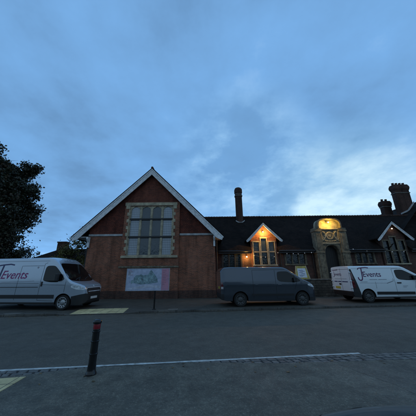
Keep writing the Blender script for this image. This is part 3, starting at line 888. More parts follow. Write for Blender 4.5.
def tree(name, label, cat, base, clumps, per, ls, mat, trunk_r, trunk_top, seed, sparse=(), fancy=False):
    r = random.Random(seed)
    t = thing(name, label, cat, base)
    m = MB(); bx, by, bz = base
    top = Vector(trunk_top)
    path = [Vector(base).lerp(top, f)+Vector((.2*mnoise.noise(Vector((f*3,seed,0))),.2*mnoise.noise(Vector((f*3,seed,5))),0))*(f>0) for f in [k/8 for k in range(9)]]
    m.tube(path, [trunk_r*(1-.75*k/8) for k in range(9)], 10)
    for (c, rad) in clumps:
        c = Vector(c); h = min(.95, max(.3, (c.z-bz)/(top.z-bz)*.7)); a = Vector(base).lerp(top, h)
        mid = a.lerp(c, .5)+Vector((r.uniform(-.2,.2), r.uniform(-.2,.2), .25))
        m.tube([a, mid, c], [trunk_r*.28, trunk_r*.16, .02], 5)
        for q in range(4):
            d = Vector((r.gauss(0,1), r.gauss(0,1), r.gauss(0,.8))).normalized()*rad*r.uniform(.7,1.05)
            m.tube([c, c+d*.5+Vector((0,0,.08)), c+d], [.02,.012,.005], 4)
    m.build('trunk', M['bark'], t)
    m = MB()
    for (c, rad) in clumps:
        c = Vector(c)
        for sub in range(7):
            d = Vector((r.gauss(0,1), r.gauss(0,1), r.gauss(0,1))).normalized()*rad*r.uniform(.3,.85)
            sc = c+d; sr = rad*r.uniform(.28,.5)
            for q in range(int(per*rad*rad/7)):
                o = Vector((r.gauss(0,1), r.gauss(0,1), r.gauss(0,.8)))*sr*.55
                (leaf if fancy else quadleaf)(m, sc+o, ls*r.uniform(.6,1.25), r)
    for (c, rad, n) in sparse:
        c = Vector(c)
        for q in range(n):
            o = Vector((r.gauss(0,1), r.gauss(0,.6), r.gauss(0,1)))*rad*.5
            quadleaf(m, c+o, ls*r.uniform(.5,1), r)
    m.build('crown', mat, t, fix=False)
    return t
rt = random.Random(21)
cl = []
for k in range(90):
    th, ph = rt.uniform(0, 6.28), math.acos(rt.uniform(-1,1))
    f = rt.uniform(.45, 1)**.6
    x = -22.6+5.0*f*math.sin(ph)*math.cos(th); y = 20.0+3.6*f*math.sin(ph)*math.sin(th); z = 9.0+5.9*f*math.cos(ph)
    cl.append(((x,y,z), rt.uniform(.9,1.5)))
# the lobes that draw the right outline of the crown
for c in [(a-1.75,b,c+.2) for a,b,c in ((-19.6,19,13.2),(-18.6,19,12.3),(-17.7,19,11.4),(-17.2,19,10.2),(-16.6,19,9.4),(-17.0,19,8.2),(-17.1,19,7.2),(-16.9,19,6.0),(-16.8,19,4.8),(-18,19,5),(-19,19,4),(-18,19,3.2),(-20,19,3),(-17,19,3.4))]+[(rt.uniform(-24,-17.6),rt.uniform(18.5,21),rt.uniform(1.5,7.5)) for _ in range(70)]:
    cl.append((c, rt.uniform(.55,.95)))
tree('tree', 'large dark broadleaf tree behind the large silver van', 'tree', (-21.5,20,ZF), cl, 380, .14, M['leaf_dark'], .38, (-21.6,20,11.5), 3,
     sparse=[((-17.2,19,5.2),1.1,150),((-16.6,19,4.2),1.1,150),((-17.6,19,6.3),.9,80)], fancy=True)
# smaller darker tree low down between
cl = [((-18.6+rt.uniform(-2.2,1.2), 22+rt.uniform(-1,1), rt.uniform(1.2,4.2)), rt.uniform(.6,1.0)) for k in range(22)]
tree('shrub', 'dark bush below the large tree, behind the roof of the silver van', 'shrub', (-18.6,22,ZF), cl, 260, .12, M['leaf_dark'], .12, (-18.6,22,3.2), 5)
cl = []
for k in range(46):
    x = rt.uniform(-13.4,-9.9); top = 3.7+1.7*math.exp(-((x+11.0)/1.3)**2)
    cl.append(((x, 18.6+rt.uniform(-.7,.7), rt.uniform(.8, top-.35)), rt.uniform(.4,.65)))
cl += [((-10.6,18.4,4.5),.5),((-11.4,18.4,4.4),.5),((-12.3,18.4,3.6),.5)]
tree('shrub', 'yellowish green bush against the left side of the gable', 'shrub', (-11.6,18.6,ZF), cl, 500, .085, M['leaf_yellow'], .10, (-11.5,18.6,3.8), 9,
     sparse=[((-10.8,18.4,4.9),.8,60),((-12.2,18.4,4.1),.8,50)])

# ------------------------------------------------------------------ house beyond the trees
t = thing('house', 'distant dark house roof with a brick chimney left of the gable', 'house', (-31,46,ZF))
m = MB(); m.box(-37.5,-20,45,53,0,4.8); m.build('wall', M['brick_dark'], t)
m = MB()
m.prism([(44.6,4.6),(49,7.55),(53.4,4.6),(53.4,4.45),(49,7.4),(44.6,4.45)], -33.5, -19.5, 'x')
m.face([m.vert(p) for p in ((-33.5,49,7.55),(-38,44.6,4.6),(-33.5,44.6,4.6))]); m.face([m.vert(p) for p in ((-33.5,49,7.55),(-33.5,53.4,4.6),(-38,53.4,4.6))]); m.face([m.vert(p) for p in ((-33.5,49,7.55),(-38,53.4,4.6),(-38,44.6,4.6))])
rf = m.build('roof', M['tile_x'], t)
m = MB(); m.box(-33.6,-31.7,48,49.2,6.5,8.85); m.box(-33.7,-31.6,47.9,49.3,8.85,9.1); m.build('chimney', M['brick_far'], rf)

# ------------------------------------------------------------------ unseen wooded bank added behind the viewer to darken reflections
m = MB(); prev = None
for k in range(121):
    x = -150+2.5*k
    h = 7.5+3.2*mnoise.noise(Vector((x*.05,1,0)))+1.6*mnoise.noise(Vector((x*.21,4,0)))+.8*mnoise.noise(Vector((x*.7,8,0)))
    yb = -34-.004*x*x*.3
    cur = [m.vert(p) for p in ((x,yb,-.02),(x,yb-.8,h*.5),(x,yb-2.4,h*.86),(x,yb-5,h),(x,yb-9,h*.8),(x,yb-12,-.02))]
    if prev:
        for q in range(5): m.face([prev[q], cur[q], cur[q+1], prev[q+1]])
    prev = cur
tag(m.build('unseen_bank', plain('dark_reflection_bank', (.03,.04,.018), .95, var=.5, scale=.8, bump=1), smooth=False), 'unseen dark bank added far behind the camera to darken reflections', 'added_bank', kind='structure')

# fallen leaves gathered along the kerb and the setts
m = MB(); rl = random.Random(11)
for k in range(390):
    if k < 300: s0, t0, z0 = rl.uniform(-12, 13), 11.05-abs(rl.gauss(0,.10)), .006
    elif k < 360: s0, t0, z0 = rl.uniform(-12, 10), 11.3+abs(rl.gauss(0,1.0)), ZF+.006
    else: s0, t0, z0 = rl.uniform(-4.5, 4), 4.6+rl.gauss(0,.35), .02
    if TX0-1 < s0 < TX1+1 and k >= 300 and k < 360: continue
    p = Vector(rd(s0, t0, z0)); a = rl.uniform(0,6.28); l = rl.uniform(.022,.045)
    u_ = Vector((math.cos(a), math.sin(a), rl.uniform(-.1,.25)))*l; v_ = Vector((-math.sin(a), math.cos(a), rl.uniform(-.1,.2)))*l*.6
    m.face([m.vert(p+u_), m.vert(p+v_), m.vert(p-u_+Vector((0,0,.004))), m.vert(p-v_)])
tag(m.build('fallen_leaves', leaf_mat('fallen_leaf', [(.10,.06,.02),(.16,.10,.03),(.07,.05,.03)]), fix=False), 'scattered brown fallen leaves along the kerb and setts', 'leaves', kind='stuff')

# ------------------------------------------------------------------ vehicles
PAINT = {}
def paint(name, col, rough=.35, metal=.0, dirt=.12):
    m, nt, b = new_mat(name)
    tc = N(nt, 'ShaderNodeTexCoord')
    f = noise(nt, tc.outputs['Object'], 1.3, 6, .65)
    sp = N(nt, 'ShaderNodeSeparateXYZ'); nt.links.new(tc.outputs['Object'], sp.inputs[0])
    low = N(nt, 'ShaderNodeMapRange'); nt.links.new(sp.outputs[2], low.inputs[0]); low.inputs[1].default_value = .25; low.inputs[2].default_value = .95; low.inputs[3].default_value = .75; low.inputs[4].default_value = dirt
    mu = N(nt, 'ShaderNodeMath', operation='MULTIPLY'); nt.links.new(f, mu.inputs[0]); nt.links.new(low.outputs[0], mu.inputs[1])
    c = mix(nt, col, tuple(.45*c+.03 for c in col), mu.outputs[0])
    nt.links.new(c, b.inputs['Base Color'])
    rr = N(nt, 'ShaderNodeMapRange'); nt.links.new(mu.outputs[0], rr.inputs[0]); rr.inputs[3].default_value = rough; rr.inputs[4].default_value = rough+.45
    nt.links.new(rr.outputs[0], b.inputs['Roughness'])
    b.inputs['Metallic'].default_value = metal; b.inputs['Coat Weight'].default_value = .9; b.inputs['Coat Roughness'].default_value = .05
    return m
M['van_silver'] = paint('van_paint_silver', (.44,.51,.60), .24, .55)
M['van_grey'] = paint('van_paint_grey', (.060,.074,.098), .20, .65)
M['van_white'] = paint('van_paint_white', (.80,.88,.94), .25)
M['car_paint'] = paint('car_paint', (.13,.18,.21), .05, .15, 0)
M['plastic'] = plain('black_plastic', (.018,.019,.021), .6, var=.1)
M['seam'] = plain('panel_gap', (.012,.012,.014), .8)
M['vglass'] = plain('vehicle_glass', (.004,.005,.006), .04, var=.1, coat=0, spec=.4)
M['tyre'] = plain('tyre_rubber', (.014,.014,.014), .85, var=.15)
M['rim_s'] = plain('silver_wheel', (.36,.38,.40), .35, metal=.7, var=.1)
M['rim_d'] = plain('steel_wheel', (.085,.088,.09), .45, metal=.4, var=.2)
M['chrome'] = plain('chrome', (.6,.62,.65), .18, metal=1, var=.05)
M['lens'] = plain('headlight_lens', (.78,.84,.90), .2, metal=.0, var=.1, scale=9, coat=1, col2=(.30,.34,.38))
M['trim'] = plain('bright_trim', (.55,.58,.62), .35, var=.1)
M['tail'] = plain('tail_light_red', (.11,.008,.014), .15, var=.2, coat=1)
M['tail_clear'] = plain('tail_light_clear', (.45,.40,.42), .2, coat=1)
M['plate_w'] = plain('plate_white', (.62,.64,.64), .4, var=.05)
M['plate_y'] = plain('plate_yellow', (.55,.44,.07), .4, var=.05)
M['mag'] = plain('magenta_vinyl', (.25,.02,.15), .35, var=.08)
M['blue'] = plain('navy_vinyl', (.025,.035,.13), .35, var=.08)
M['purple'] = plain('purple_vinyl', (.10,.018,.10), .35, var=.08)
M['greyvin'] = plain('grey_vinyl', (.32,.34,.40), .4, var=.08)

def interp(tab, x):
    if x <= tab[0][0]: return tab[0][1]
    for (a, fa), (b, fb) in zip(tab[:-1], tab[1:]):
        if x <= b: return fa+(fb-fa)*(x-a)/(b-a)
    return tab[-1][1]
def smooth_tab(tab, x, w=.05):
    return sum(interp(tab, x+d*w) for d in (-1,-.5,0,.5,1))/5

def outward(o, d):
    v = {'-y': Vector((0,-1,0)), '+y': Vector((0,1,0)), 'front': Vector((1,0,.2)), 'rear': Vector((-1,0,0)), 'top': Vector((0,0,1))}[d]
    if sum(p.normal.dot(v)*p.area for p in o.data.polygons) < 0: o.data.flip_normals()
    return o

class Vehicle:
    def __init__(s, name, label, cat, loc, rz, L, hw, top, bot, plan, prof, rad, paintm, wheels, wr, plastic_pred, dx=.04, crown=.03, cuts=()):
        s.root = thing(name, label, cat, loc, rz)
        s.L = L; s.hw = hw
        xs = []; x = 0
        e = .12
        xs = [0, .005, .015, .03, .05, .08, .12]
        x = .16
        while x < L-.14: xs.append(x); x += dx
        xs += [L-.12, L-.08, L-.05, L-.03, L-.015, L-.005, L]
        mb = MB(); rings = []
        for x in xs:
            zt = smooth_tab(top, x); zb = interp(bot, x); w = smooth_tab(plan, x, .03)
            r = min(interp(rad, x), (zt-zb)*.45, w*.6)
            half = []
            ns = 22
            for j in range(ns+1):
                z = zb+(zt-r-zb)*j/ns; half.append((w*interp(prof, z), z))
            wt = w*interp(prof, zt-r)
            for j in range(1, 9):
                a = math.pi/2*j/8; half.append((wt-r+r*math.cos(a), zt-r+r*math.sin(a)))
            yt = wt-r
            for j in range(1, 6):
                f = j/6; half.append((yt*(1-f), zt+crown*(1-(1-f)**2)))
            half.append((0, zt+crown))
            full = [(y, z) for y, z in half] + [(-y, z) for y, z in half[::-1][1:]]
            rings.append([mb.vert((x, y, z)) for y, z in full])
        n = len(rings[0])
        for a, b in zip(rings[:-1], rings[1:]):
            for j in range(n-1): mb.face([a[j], a[j+1], b[j+1], b[j]])
            mb.face([a[n-1], a[0], b[0], b[n-1]])
        mb.face(rings[0][::-1]); mb.face(rings[-1])
        hull = mb.build('hull', [paintm], None)
        # cut wheel arches
        cut = MB()
        for wx in wheels:
            for sy in (-1, 1):
                cut.lathe([(wr+.075, 0), (wr+.075, .34)], (wx, -hw-.06 if sy < 0 else hw-.28, wr), 40, axis='y')
        cutter = cut.build('cutter', [M['plastic']], None)
        md = hull.modifiers.new('b', 'BOOLEAN'); md.operation = 'DIFFERENCE'; md.object = cutter; md.solver = 'EXACT'
        dg = bpy.context.evaluated_depsgraph_get(); dg.update()
        ev = hull.evaluated_get(dg); me = bpy.data.meshes.new_from_object(ev)
        bm = bmesh.new(); bm.from_mesh(me); bmesh.ops.triangulate(bm, faces=[f for f in bm.faces if len(f.verts) > 4])
        for co, no in cuts:
            bmesh.ops.bisect_plane(bm, geom=bm.verts[:]+bm.edges[:]+bm.faces[:], plane_co=co, plane_no=no, dist=1e-5)
        bm.verts.index_update(); bm.faces.index_update(); bm.normal_update()
        s.bvh = BVHTree.FromBMesh(bm)
        def is_arch(f):
            c = f.calc_center_median()
            for wx in wheels:
                if math.hypot(c.x-wx, c.z-wr) < wr+.079 and abs(f.normal.y) > .97 and abs(c.y) < hw-.2: return True
                if math.hypot(c.x-wx, c.z-wr) < wr+.08 and abs(math.hypot(c.x-wx, c.z-wr)-(wr+.072)) < .03 and abs(f.normal.y) < .3: return True
            return False
        groups = {'body': [], 'bumper': []}
        for f in bm.faces:
            c = f.calc_center_median()
            if is_arch(f) or plastic_pred(c, f.normal): groups['bumper'].append(f)
            else: groups['body'].append(f)
        for nm, fs in groups.items():
            if not fs: continue
            nb = bmesh.new(); vm = {}
            for f in fs:
                vs = []
                for v in f.verts:
                    if v.index not in vm: vm[v.index] = nb.verts.new(v.co)
                    vs.append(vm[v.index])
                try: nb.faces.new(vs)
                except ValueError: pass
            md_ = bpy.data.meshes.new(nm); nb.to_mesh(md_); nb.free()
            md_.materials.append(paintm if nm == 'body' else M['plastic'])
            for p in md_.polygons: p.use_smooth = True
            try: md_.set_sharp_from_angle(angle=RA(32))
            except Exception: pass
            o = bpy.data.objects.new(nm, md_); COL.objects.link(o); o.parent = s.root
            setattr(s, nm, o)
        bm.free()
        bpy.data.objects.remove(hull); bpy.data.objects.remove(cutter)
    def hit(s, d, u, v):
        """project a point on the hull: d side '-y','+y' (u=x,v=z), 'front','rear' (u=y,v=z), 'top' (u=x,v=y)."""
        if d == '-y': o, dr = Vector((u,-3,v)), Vector((0,1,0))
        elif d == '+y': o, dr = Vector((u,3,v)), Vector((0,-1,0))
        elif d == 'front': o, dr = Vector((s.L+3,u,v)), Vector((-1,0,0))
        elif d == 'rear': o, dr = Vector((-3,u,v)), Vector((1,0,0))
        elif d == 'top': o, dr = Vector((u,v,5)), Vector((0,0,-1))
        elif d == 'fc': # from front and side diagonal
            o, dr = None, None
        p, nrm, i, dist = s.bvh.ray_cast(o, dr)
        if p is None: return None, None
        if nrm.dot(dr) > 0: nrm = -nrm
        return p, nrm
    def patch(s, name, mat, d, poly, off=.006, parent=None, rings=5, th=.02, sub=.08):
        if name in ('side_window', 'windscreen', 'headlight'):   # round the corners
            for _ in range(2):
                q_ = []
                for k in range(len(poly)):
                    a, b = Vector(poly[k]), Vector(poly[(k+1) % len(poly)])
                    q_ += [a.lerp(b, .2), a.lerp(b, .8)]
                poly = q_
        # densify outline
        pts = []
        for k in range(len(poly)):
            a, b = Vector(poly[k]), Vector(poly[(k+1) % len(poly)])
            n = max(1, int((b-a).length/sub))
            for j in range(n): pts.append(a.lerp(b, j/n))
        c = sum(pts, Vector((0,0)))/len(pts)
        mb = MB(); prev = None
        def put(q, o):
            p, nr = s.hit(d, q.x, q.y)
            if p is None:
                q2 = c.lerp(q, .96); p, nr = s.hit(d, q2.x, q2.y)
                if p is None: return (0,0,0)
            return tuple(p+nr*o)
        rim = [mb.vert(put(q, off-th)) for q in pts]
        prev = rim
        for k in range(rings+1):
            f = 1-k/(rings+.0) if k < rings else 0
            if k == rings:
                cv = mb.vert(put(c, off))
                for j in range(len(pts)): mb.face([prev[j], prev[(j+1)%len(pts)], cv])
            else:
                cur = [mb.vert(put(c.lerp(q, f), off)) for q in pts]
                for j in range(len(pts)): mb.face([prev[j], prev[(j+1)%len(pts)], cur[(j+1)%len(pts)], cur[j]])
                prev = cur
        return outward(mb.build(name, mat, parent or s.root, smooth=True, local=True, fix=False), d)
    def strip(s, name, mat, d, lines, w=.012, off=.003, parent=None):
        if len(lines) > 1:
            return [s.strip(name, mat, d, [l], w, off, parent) for l in lines][0]
        mb = MB()
        for line in lines:
            pts = []
            for a, b in zip(line[:-1], line[1:]):
                a, b = Vector(a), Vector(b); n = max(1, int((b-a).length/.06))
                pts += [a.lerp(b, j/n) for j in range(n)]
            pts.append(Vector(line[-1])); prev = None
            for k, q in enumerate(pts):
                t = (pts[min(k+1,len(pts)-1)]-pts[max(k-1,0)]).normalized(); nn = Vector((-t.y, t.x))*w/2
                A = s.hit(d, *(q+nn)); Bq = s.hit(d, *(q-nn))
                if A[0] is None or Bq[0] is None: prev = None; continue
                cur = (mb.vert(A[0]+A[1]*off), mb.vert(Bq[0]+Bq[1]*off))
                if prev: mb.face([prev[0], prev[1], cur[1], cur[0]])
                prev = cur
        return outward(mb.build(name, mat, parent or s.root, local=True, fix=False), d)
    def text(s, name, body, mat, d, x, z, h, shear=0, sx=1.0, off=.004, parent=None, flip=False, bold=.0):
        cu = bpy.data.curves.new('t', 'FONT'); cu.body = body; cu.size = h/.73; cu.shear = shear; cu.offset = bold; cu.resolution_u = 4
        ob = bpy.data.objects.new('t', cu); COL.objects.link(ob)
        dg = bpy.context.evaluated_depsgraph_get(); dg.update()
        me = bpy.data.meshes.new_from_object(ob.evaluated_get(dg)); bpy.data.objects.remove(ob)
        for v in me.vertices:
            u = x + (v.co.x*sx if not flip else -v.co.x*sx); w = z+v.co.y
            p, nr = s.hit(d, u, w)
            if p is not None: v.co = p+nr*off
        me.name = name; me.materials.clear(); me.materials.append(mat)
        o = bpy.data.objects.new(name, me); COL.objects.link(o); o.parent = parent or s.root
        return outward(o, d)
    def wheel(s, x, r, rim, side, cover='spoke'):
        y = side*(s.hw-.11)
        w = .11
        e = MB(); e.lathe([(r-.09,-w),(r-.02,-w),(r,-w+.03),(r,w-.03),(r-.02,w),(r-.09,w),(r-.09,-w)], (x,y,r), 40, axis='y', cap=False)
        root = e.build('wheel', M['tyre'], s.root, smooth=True, local=True)
        e = MB(); so = side
        ri = r-.095
        e.lathe([(ri+.008,so*w*.2),(ri+.008,so*(w-.005)),(ri-.015,so*w),(ri-.03,so*(w-.03)),(ri*.55,so*(w-.05)),(ri*.32,so*(w-.015)),(.06,so*(w-.01)),(.001,so*(w-.01))][::1], (x,y,r), 36, axis='y')
        e.cur = 1
        for k in range(10):
            a = 2*math.pi*k/10
            e.lathe([(.026,so*(w-.036)),(.026,so*(w-.018))], (x+ri*.74*math.cos(a), y, r+ri*.74*math.sin(a)), 8, axis='y')
        e.build('rim', [rim, M['seam']], root, smooth=True, local=True)
        return root
    def mirror(s, x, z, side, big=False):
        y = side*(s.hw)
        h = .36 if big else .24
        m_ = MB(); m_.box(x-.02, x+.12, y+side*.02 if side>0 else y-.20, y+.20 if side>0 else y-.02, z, z+h)
        o = m_.build('mirror', M['plastic'], s.root, bevel=.03, local=True)
        m_ = MB(); a, b = sorted((y+side*.05, y+side*.18)); m_.box(x-.028, x-.021, a, b, z+.03, z+h-.03)
        m_.build('mirror_glass', M['chrome'], o, local=True)
        m_ = MB(); m_.tube([(x+.05, y-side*.12, z+.02), (x+.05, y+side*.06, z+.06)], .03, 6); m_.build('mirror_arm', M['plastic'], o, local=True)

def logo(v, d, x, z, h, events_mat, j_mat, flip=False, shear=0, par=None, jname='lettering'):
    """big swept J then Events; (x,z) is the baseline start of 'Events', h its cap height."""
    s = -1 if flip else 1
    v.text('lettering', 'Events', events_mat, d, x, z, h, shear=shear, sx=1.0, flip=flip, bold=h*.012, parent=par)
    J = []
    top = z+h*1.62
    stem = [(x-.10*h*s+.12*h*s, top), (x-.06*h*s, z+h*.9), (x-.12*h*s, z+.1*h), (x-.20*h*s, z-.35*h), (x-.42*h*s, z-.62*h), (x-.72*h*s, z-.60*h), (x-.92*h*s, z-.36*h), (x-.95*h*s, z-.05*h)]
    bar = [(x-.75*h*s, top-.28*h), (x-.55*h*s, top-.04*h), (x-.1*h*s, top+.02*h), (x+.9*h*s, top+.10*h), (x+1.45*h*s, top+.0*h)]
    v.strip('lettering', j_mat, d, [stem], w=h*.21, off=.005, parent=par)
    v.strip('lettering', j_mat, d, [bar], w=h*.16, off=.0055, parent=par)

def van_place(x, y, ang, W):
    """root at the middle of the rear edge; (x,y) is the near rear corner."""
    a = RA(ang); return (x - (W/2)*math.sin(a), y + (W/2)*math.cos(a), ZF), a

# ---------- large silver high roof van, left
W = 2.05; loc, a = van_place(-12.15, 11.78, -5.5, W)
V = Vehicle('van', 'large silver high-roof van with magenta lettering, parked at the left beside the gable', 'van', loc, a, 5.99, W/2,
    top=[(0,2.44),(.05,2.50),(.3,2.52),(3.75,2.52),(4.0,2.49),(4.20,2.40),(4.40,2.24),(5.16,1.42),(5.32,1.31),(5.74,1.17),(5.90,1.08),(5.95,.95),(5.985,.75),(5.99,.62)],
    bot=[(0,.42),(.05,.34),(.3,.30),(5.4,.24),(5.8,.22),(5.95,.30),(5.99,.40)],
    plan=[(0,W/2-.05),(.06,W/2-.01),(.2,W/2),(4.9,W/2),(5.35,W/2-.03),(5.6,W/2-.09),(5.78,W/2-.18),(5.9,W/2-.30),(5.96,W/2-.42),(5.99,W/2-.55)],
    prof=[(0,.95),(.35,.985),(.6,1.0),(1.15,1.0),(1.45,.985),(2.1,.925),(2.52,.88)], rad=[(0,.16),(.2,.13),(4.2,.13),(4.7,.10),(5.4,.10),(5.99,.10)],
    paintm=M['van_silver'], wheels=[1.0, 5.03], wr=.345,
    plastic_pred=lambda c, n: (c.x > 5.42 and c.z < .62+.22*(c.x-5.42)) or (c.z < .36), crown=.035, cuts=[((5.42,0,.62),(-.22,0,1)),((5.42,0,0),(1,0,0)),((0,0,.36),(0,0,1))])
for x in (1.0, 5.03):
    for sd in (-1, 1): V.wheel(x, .345, M['rim_s'] if x > 2 else M['rim_d'], sd)
for d in ('-y', '+y'):
    V.patch('side_window', M['vglass'], d, [(3.78,1.42),(3.78,2.00),(3.88,2.10),(4.24,2.10),(4.40,2.00),(4.95,1.48),(4.90,1.38),(4.66,1.34),(4.60,1.29),(4.2,1.29),(3.86,1.35)], off=.004)
    V.strip('rub_strip', M['plastic'], d, [[(.15,.62),(.55,.62)],[(1.48,.62),(4.55,.62)]], w=.17, off=.012)
    V.strip('panel_seam', M['seam'], d, [[(3.68,.45),(3.68,2.2),(3.82,2.25)],[(3.68,.45),(4.5,.42)],[(5.02,.75),(5.05,1.33)],[(2.42,.45),(2.42,2.1),(3.66,2.1)],[(.3,1.24),(3.6,1.24)],[(3.74,1.18),(5.02,1.15)]], w=.014)
    V.strip('crease_shade', M['plastic'], d, [[(.25,1.06),(3.6,1.06)]], w=.03, off=.003)  # flat dark strip, the shade of a pressed crease put into colour
    V.patch('door_handle', M['plastic'], d, [(3.73,1.10),(3.73,1.32),(3.81,1.32),(3.81,1.10)], off=.02)
    V.strip('roof_gutter', M['plastic'], d, [[(.1,2.34),(3.9,2.34)]], w=.012, off=.003)
V.patch('windscreen', M['vglass'], 'front', [(-.90,1.36),(-.97,1.55),(-.84,2.16),(-.70,2.23),(.70,2.23),(.84,2.16),(.97,1.55),(.90,1.36),(.4,1.31),(-.4,1.31)], off=.004, sub=.06)
V.patch('headlight', M['lens'], '-y', [(5.32,1.05),(5.40,1.17),(5.66,1.13),(5.90,1.00),(5.91,.90),(5.60,.93)], off=.008, sub=.03)
V.patch('headlight', M['lens'], '+y', [(5.32,1.05),(5.40,1.17),(5.66,1.13),(5.90,1.00),(5.91,.90),(5.60,.93)], off=.008, sub=.03)
g_ = V.patch('grille', M['plastic'], 'front', [(-.52,.68),(-.60,.90),(-.50,.98),(.50,.98),(.60,.90),(.52,.68)], off=.010, sub=.05)
V.strip('grille_trim', M['trim'], 'front', [[(-.58,.72),(-.63,.92),(-.52,1.00),(.52,1.00),(.63,.92),(.58,.72)],[(-.50,.82),(.50,.82)]], w=.035, off=.016, parent=g_)
V.patch('badge', M['trim'], 'front', [(-.05,1.07),(0,1.13),(.05,1.07),(0,1.01)], off=.012, sub=.03)
V.patch('number_plate', M['plate_w'], 'front', [(-.27,.46),(-.27,.57),(.27,.57),(.27,.46)], off=.016, sub=.05)
V.strip('bumper_slot', M['seam'], 'front', [[(-.5,.36),(.5,.36)]], w=.07, off=.004)
for sd in (-1, 1): V.mirror(4.58, 1.34, sd, True)
logo(V, '-y', 1.34, 1.48, .42, M['mag'], M['blue'], shear=.25)
V.strip('lettering', M['greyvin'], '-y', [[(1.5,1.30),(2.6,1.32),(3.3,1.36)]], w=.022, off=.005)
V.patch('lettering', M['greyvin'], '-y', [(3.28,2.02),(3.34,2.07),(3.40,2.02),(3.34,1.96)], off=.006, sub=.04)
V.strip('wiper', M['plastic'], 'front', [[(-.6,1.38),(-.05,1.52)],[(.1,1.38),(.7,1.56)]], w=.02, off=.02)
V.strip('lettering', M['greyvin'], 'front', [[(-.34,2.385),(-.20,2.385)],[(-.15,2.385),(.02,2.385)],[(.08,2.385),(.30,2.385)]], w=.06, off=.006)

# ---------- dark grey van, centre
W = 1.92; loc, a = van_place(.62, 11.75, 5, W)
V = Vehicle('van', 'plain dark grey panel van parked in front of the low wall', 'van', loc, a, 5.30, W/2,
    top=[(0,1.72),(.05,1.84),(.2,1.92),(.5,1.94),(3.1,1.94),(3.45,1.92),(3.66,1.84),(4.42,1.32),(4.6,1.24),(4.95,1.10),(5.12,.98),(5.22,.84),(5.29,.66),(5.30,.55)],
    bot=[(0,.45),(.05,.34),(.3,.28),(4.6,.22),(5.1,.20),(5.25,.26),(5.30,.36)],
    plan=[(0,W/2-.06),(.06,W/2-.02),(.2,W/2),(4.3,W/2),(4.7,W/2-.04),(4.95,W/2-.12),(5.12,W/2-.24),(5.24,W/2-.42),(5.30,W/2-.60)],
    prof=[(0,.94),(.3,.97),(.55,1.0),(1.0,1.0),(1.25,.98),(1.9,.88)], rad=[(0,.15),(.3,.12),(3.4,.12),(4.2,.09),(5.30,.12)],
    paintm=M['van_grey'], wheels=[1.00, 4.31], wr=.335,
    plastic_pred=lambda c, n: (c.z < .40 and c.x > 4.7) or c.z < .30 or (c.x < .16 and c.z < .62), crown=.03, cuts=[((0,0,.40),(0,0,1)),((0,0,.30),(0,0,1)),((4.7,0,0),(1,0,0)),((.16,0,0),(1,0,0)),((0,0,.62),(0,0,1))])
for x in (1.00, 4.31):
    for sd in (-1, 1): V.wheel(x, .335, M['rim_d'], sd)
for d in ('-y', '+y'):
    V.patch('side_window', M['vglass'], d, [(3.02,1.20),(3.05,1.62),(3.12,1.70),(3.60,1.71),(3.75,1.64),(4.30,1.26),(4.28,1.18),(3.7,1.14)], off=.004)
    V.strip('window_trim', M['chrome'] if 0 else M['plastic'], d, [[(3.98,1.17),(3.98,1.50)]], w=.04, off=.010)
    V.strip('panel_seam', M['seam'], d, [[(2.93,.36),(2.93,1.80),(3.5,1.80)],[(2.93,.36),(3.8,.34)],[(3.92,.80),(4.08,1.14)],[(1.70,.36),(1.70,1.78),(2.93,1.80)],[(.35,1.04),(2.85,1.04)],[(4.5,1.18),(5.0,1.02)]], w=.013)
    V.strip('side_moulding', M['plastic'], d, [[(1.60,.56),(3.85,.54)]], w=.10, off=.012)
    V.patch('door_handle', M['van_grey'], d, [(3.02,1.03),(3.02,1.07),(3.22,1.07),(3.22,1.03)], off=.03)
    V.patch('door_handle', M['van_grey'], d, [(1.78,1.03),(1.78,1.07),(1.98,1.07),(1.98,1.03)], off=.03)
    V.patch('headlight', M['lens'], d, [(4.66,1.00),(4.72,1.08),(4.92,1.04),(5.06,.94),(5.10,.86),(4.90,.90)], off=.008, sub=.03)
    V.patch('tail_light', M['tail'], d, [(.02,.98),(.02,1.18),(.10,1.18),(.13,.98)], off=.010, sub=.05)
    V.patch('tail_light', M['tail_clear'], d, [(.02,.86),(.02,.97),(.13,.97),(.13,.86)], off=.010, sub=.05)
    V.strip('fuel_flap', M['seam'], d, [[(2.05,.75),(2.05,.92),(2.22,.92),(2.22,.75),(2.05,.75)]] if d == '+y' else [[(4.60,.78),(4.62,.9)]], w=.008)
V.patch('windscreen', M['vglass'], 'front', [(-.78,1.34),(-.80,1.45),(-.66,1.78),(-.55,1.83),(.55,1.83),(.66,1.78),(.80,1.45),(.78,1.34),(.4,1.30),(-.4,1.30)], off=.004, sub=.06)
V.patch('grille', M['plastic'], 'front', [(-.45,.62),(-.5,.78),(.5,.78),(.45,.62)], off=.010, sub=.05)
V.patch('number_plate', M['plate_w'], 'front', [(-.27,.42),(-.27,.53),(.27,.53),(.27,.42)], off=.016, sub=.05)
V.strip('panel_seam', M['seam'], 'rear', [[(0,.5),(0,1.75)],[(-.78,.5),(-.78,1.6),(-.6,1.75),(.6,1.75),(.78,1.6),(.78,.5)]], w=.012)
V.patch('number_plate', M['plate_y'], 'rear', [(-.5,.85),(-.5,.96),(-.05,.96),(-.05,.85)], off=.012, sub=.05)
for sd in (-1, 1): V.mirror(3.92, 1.16, sd)

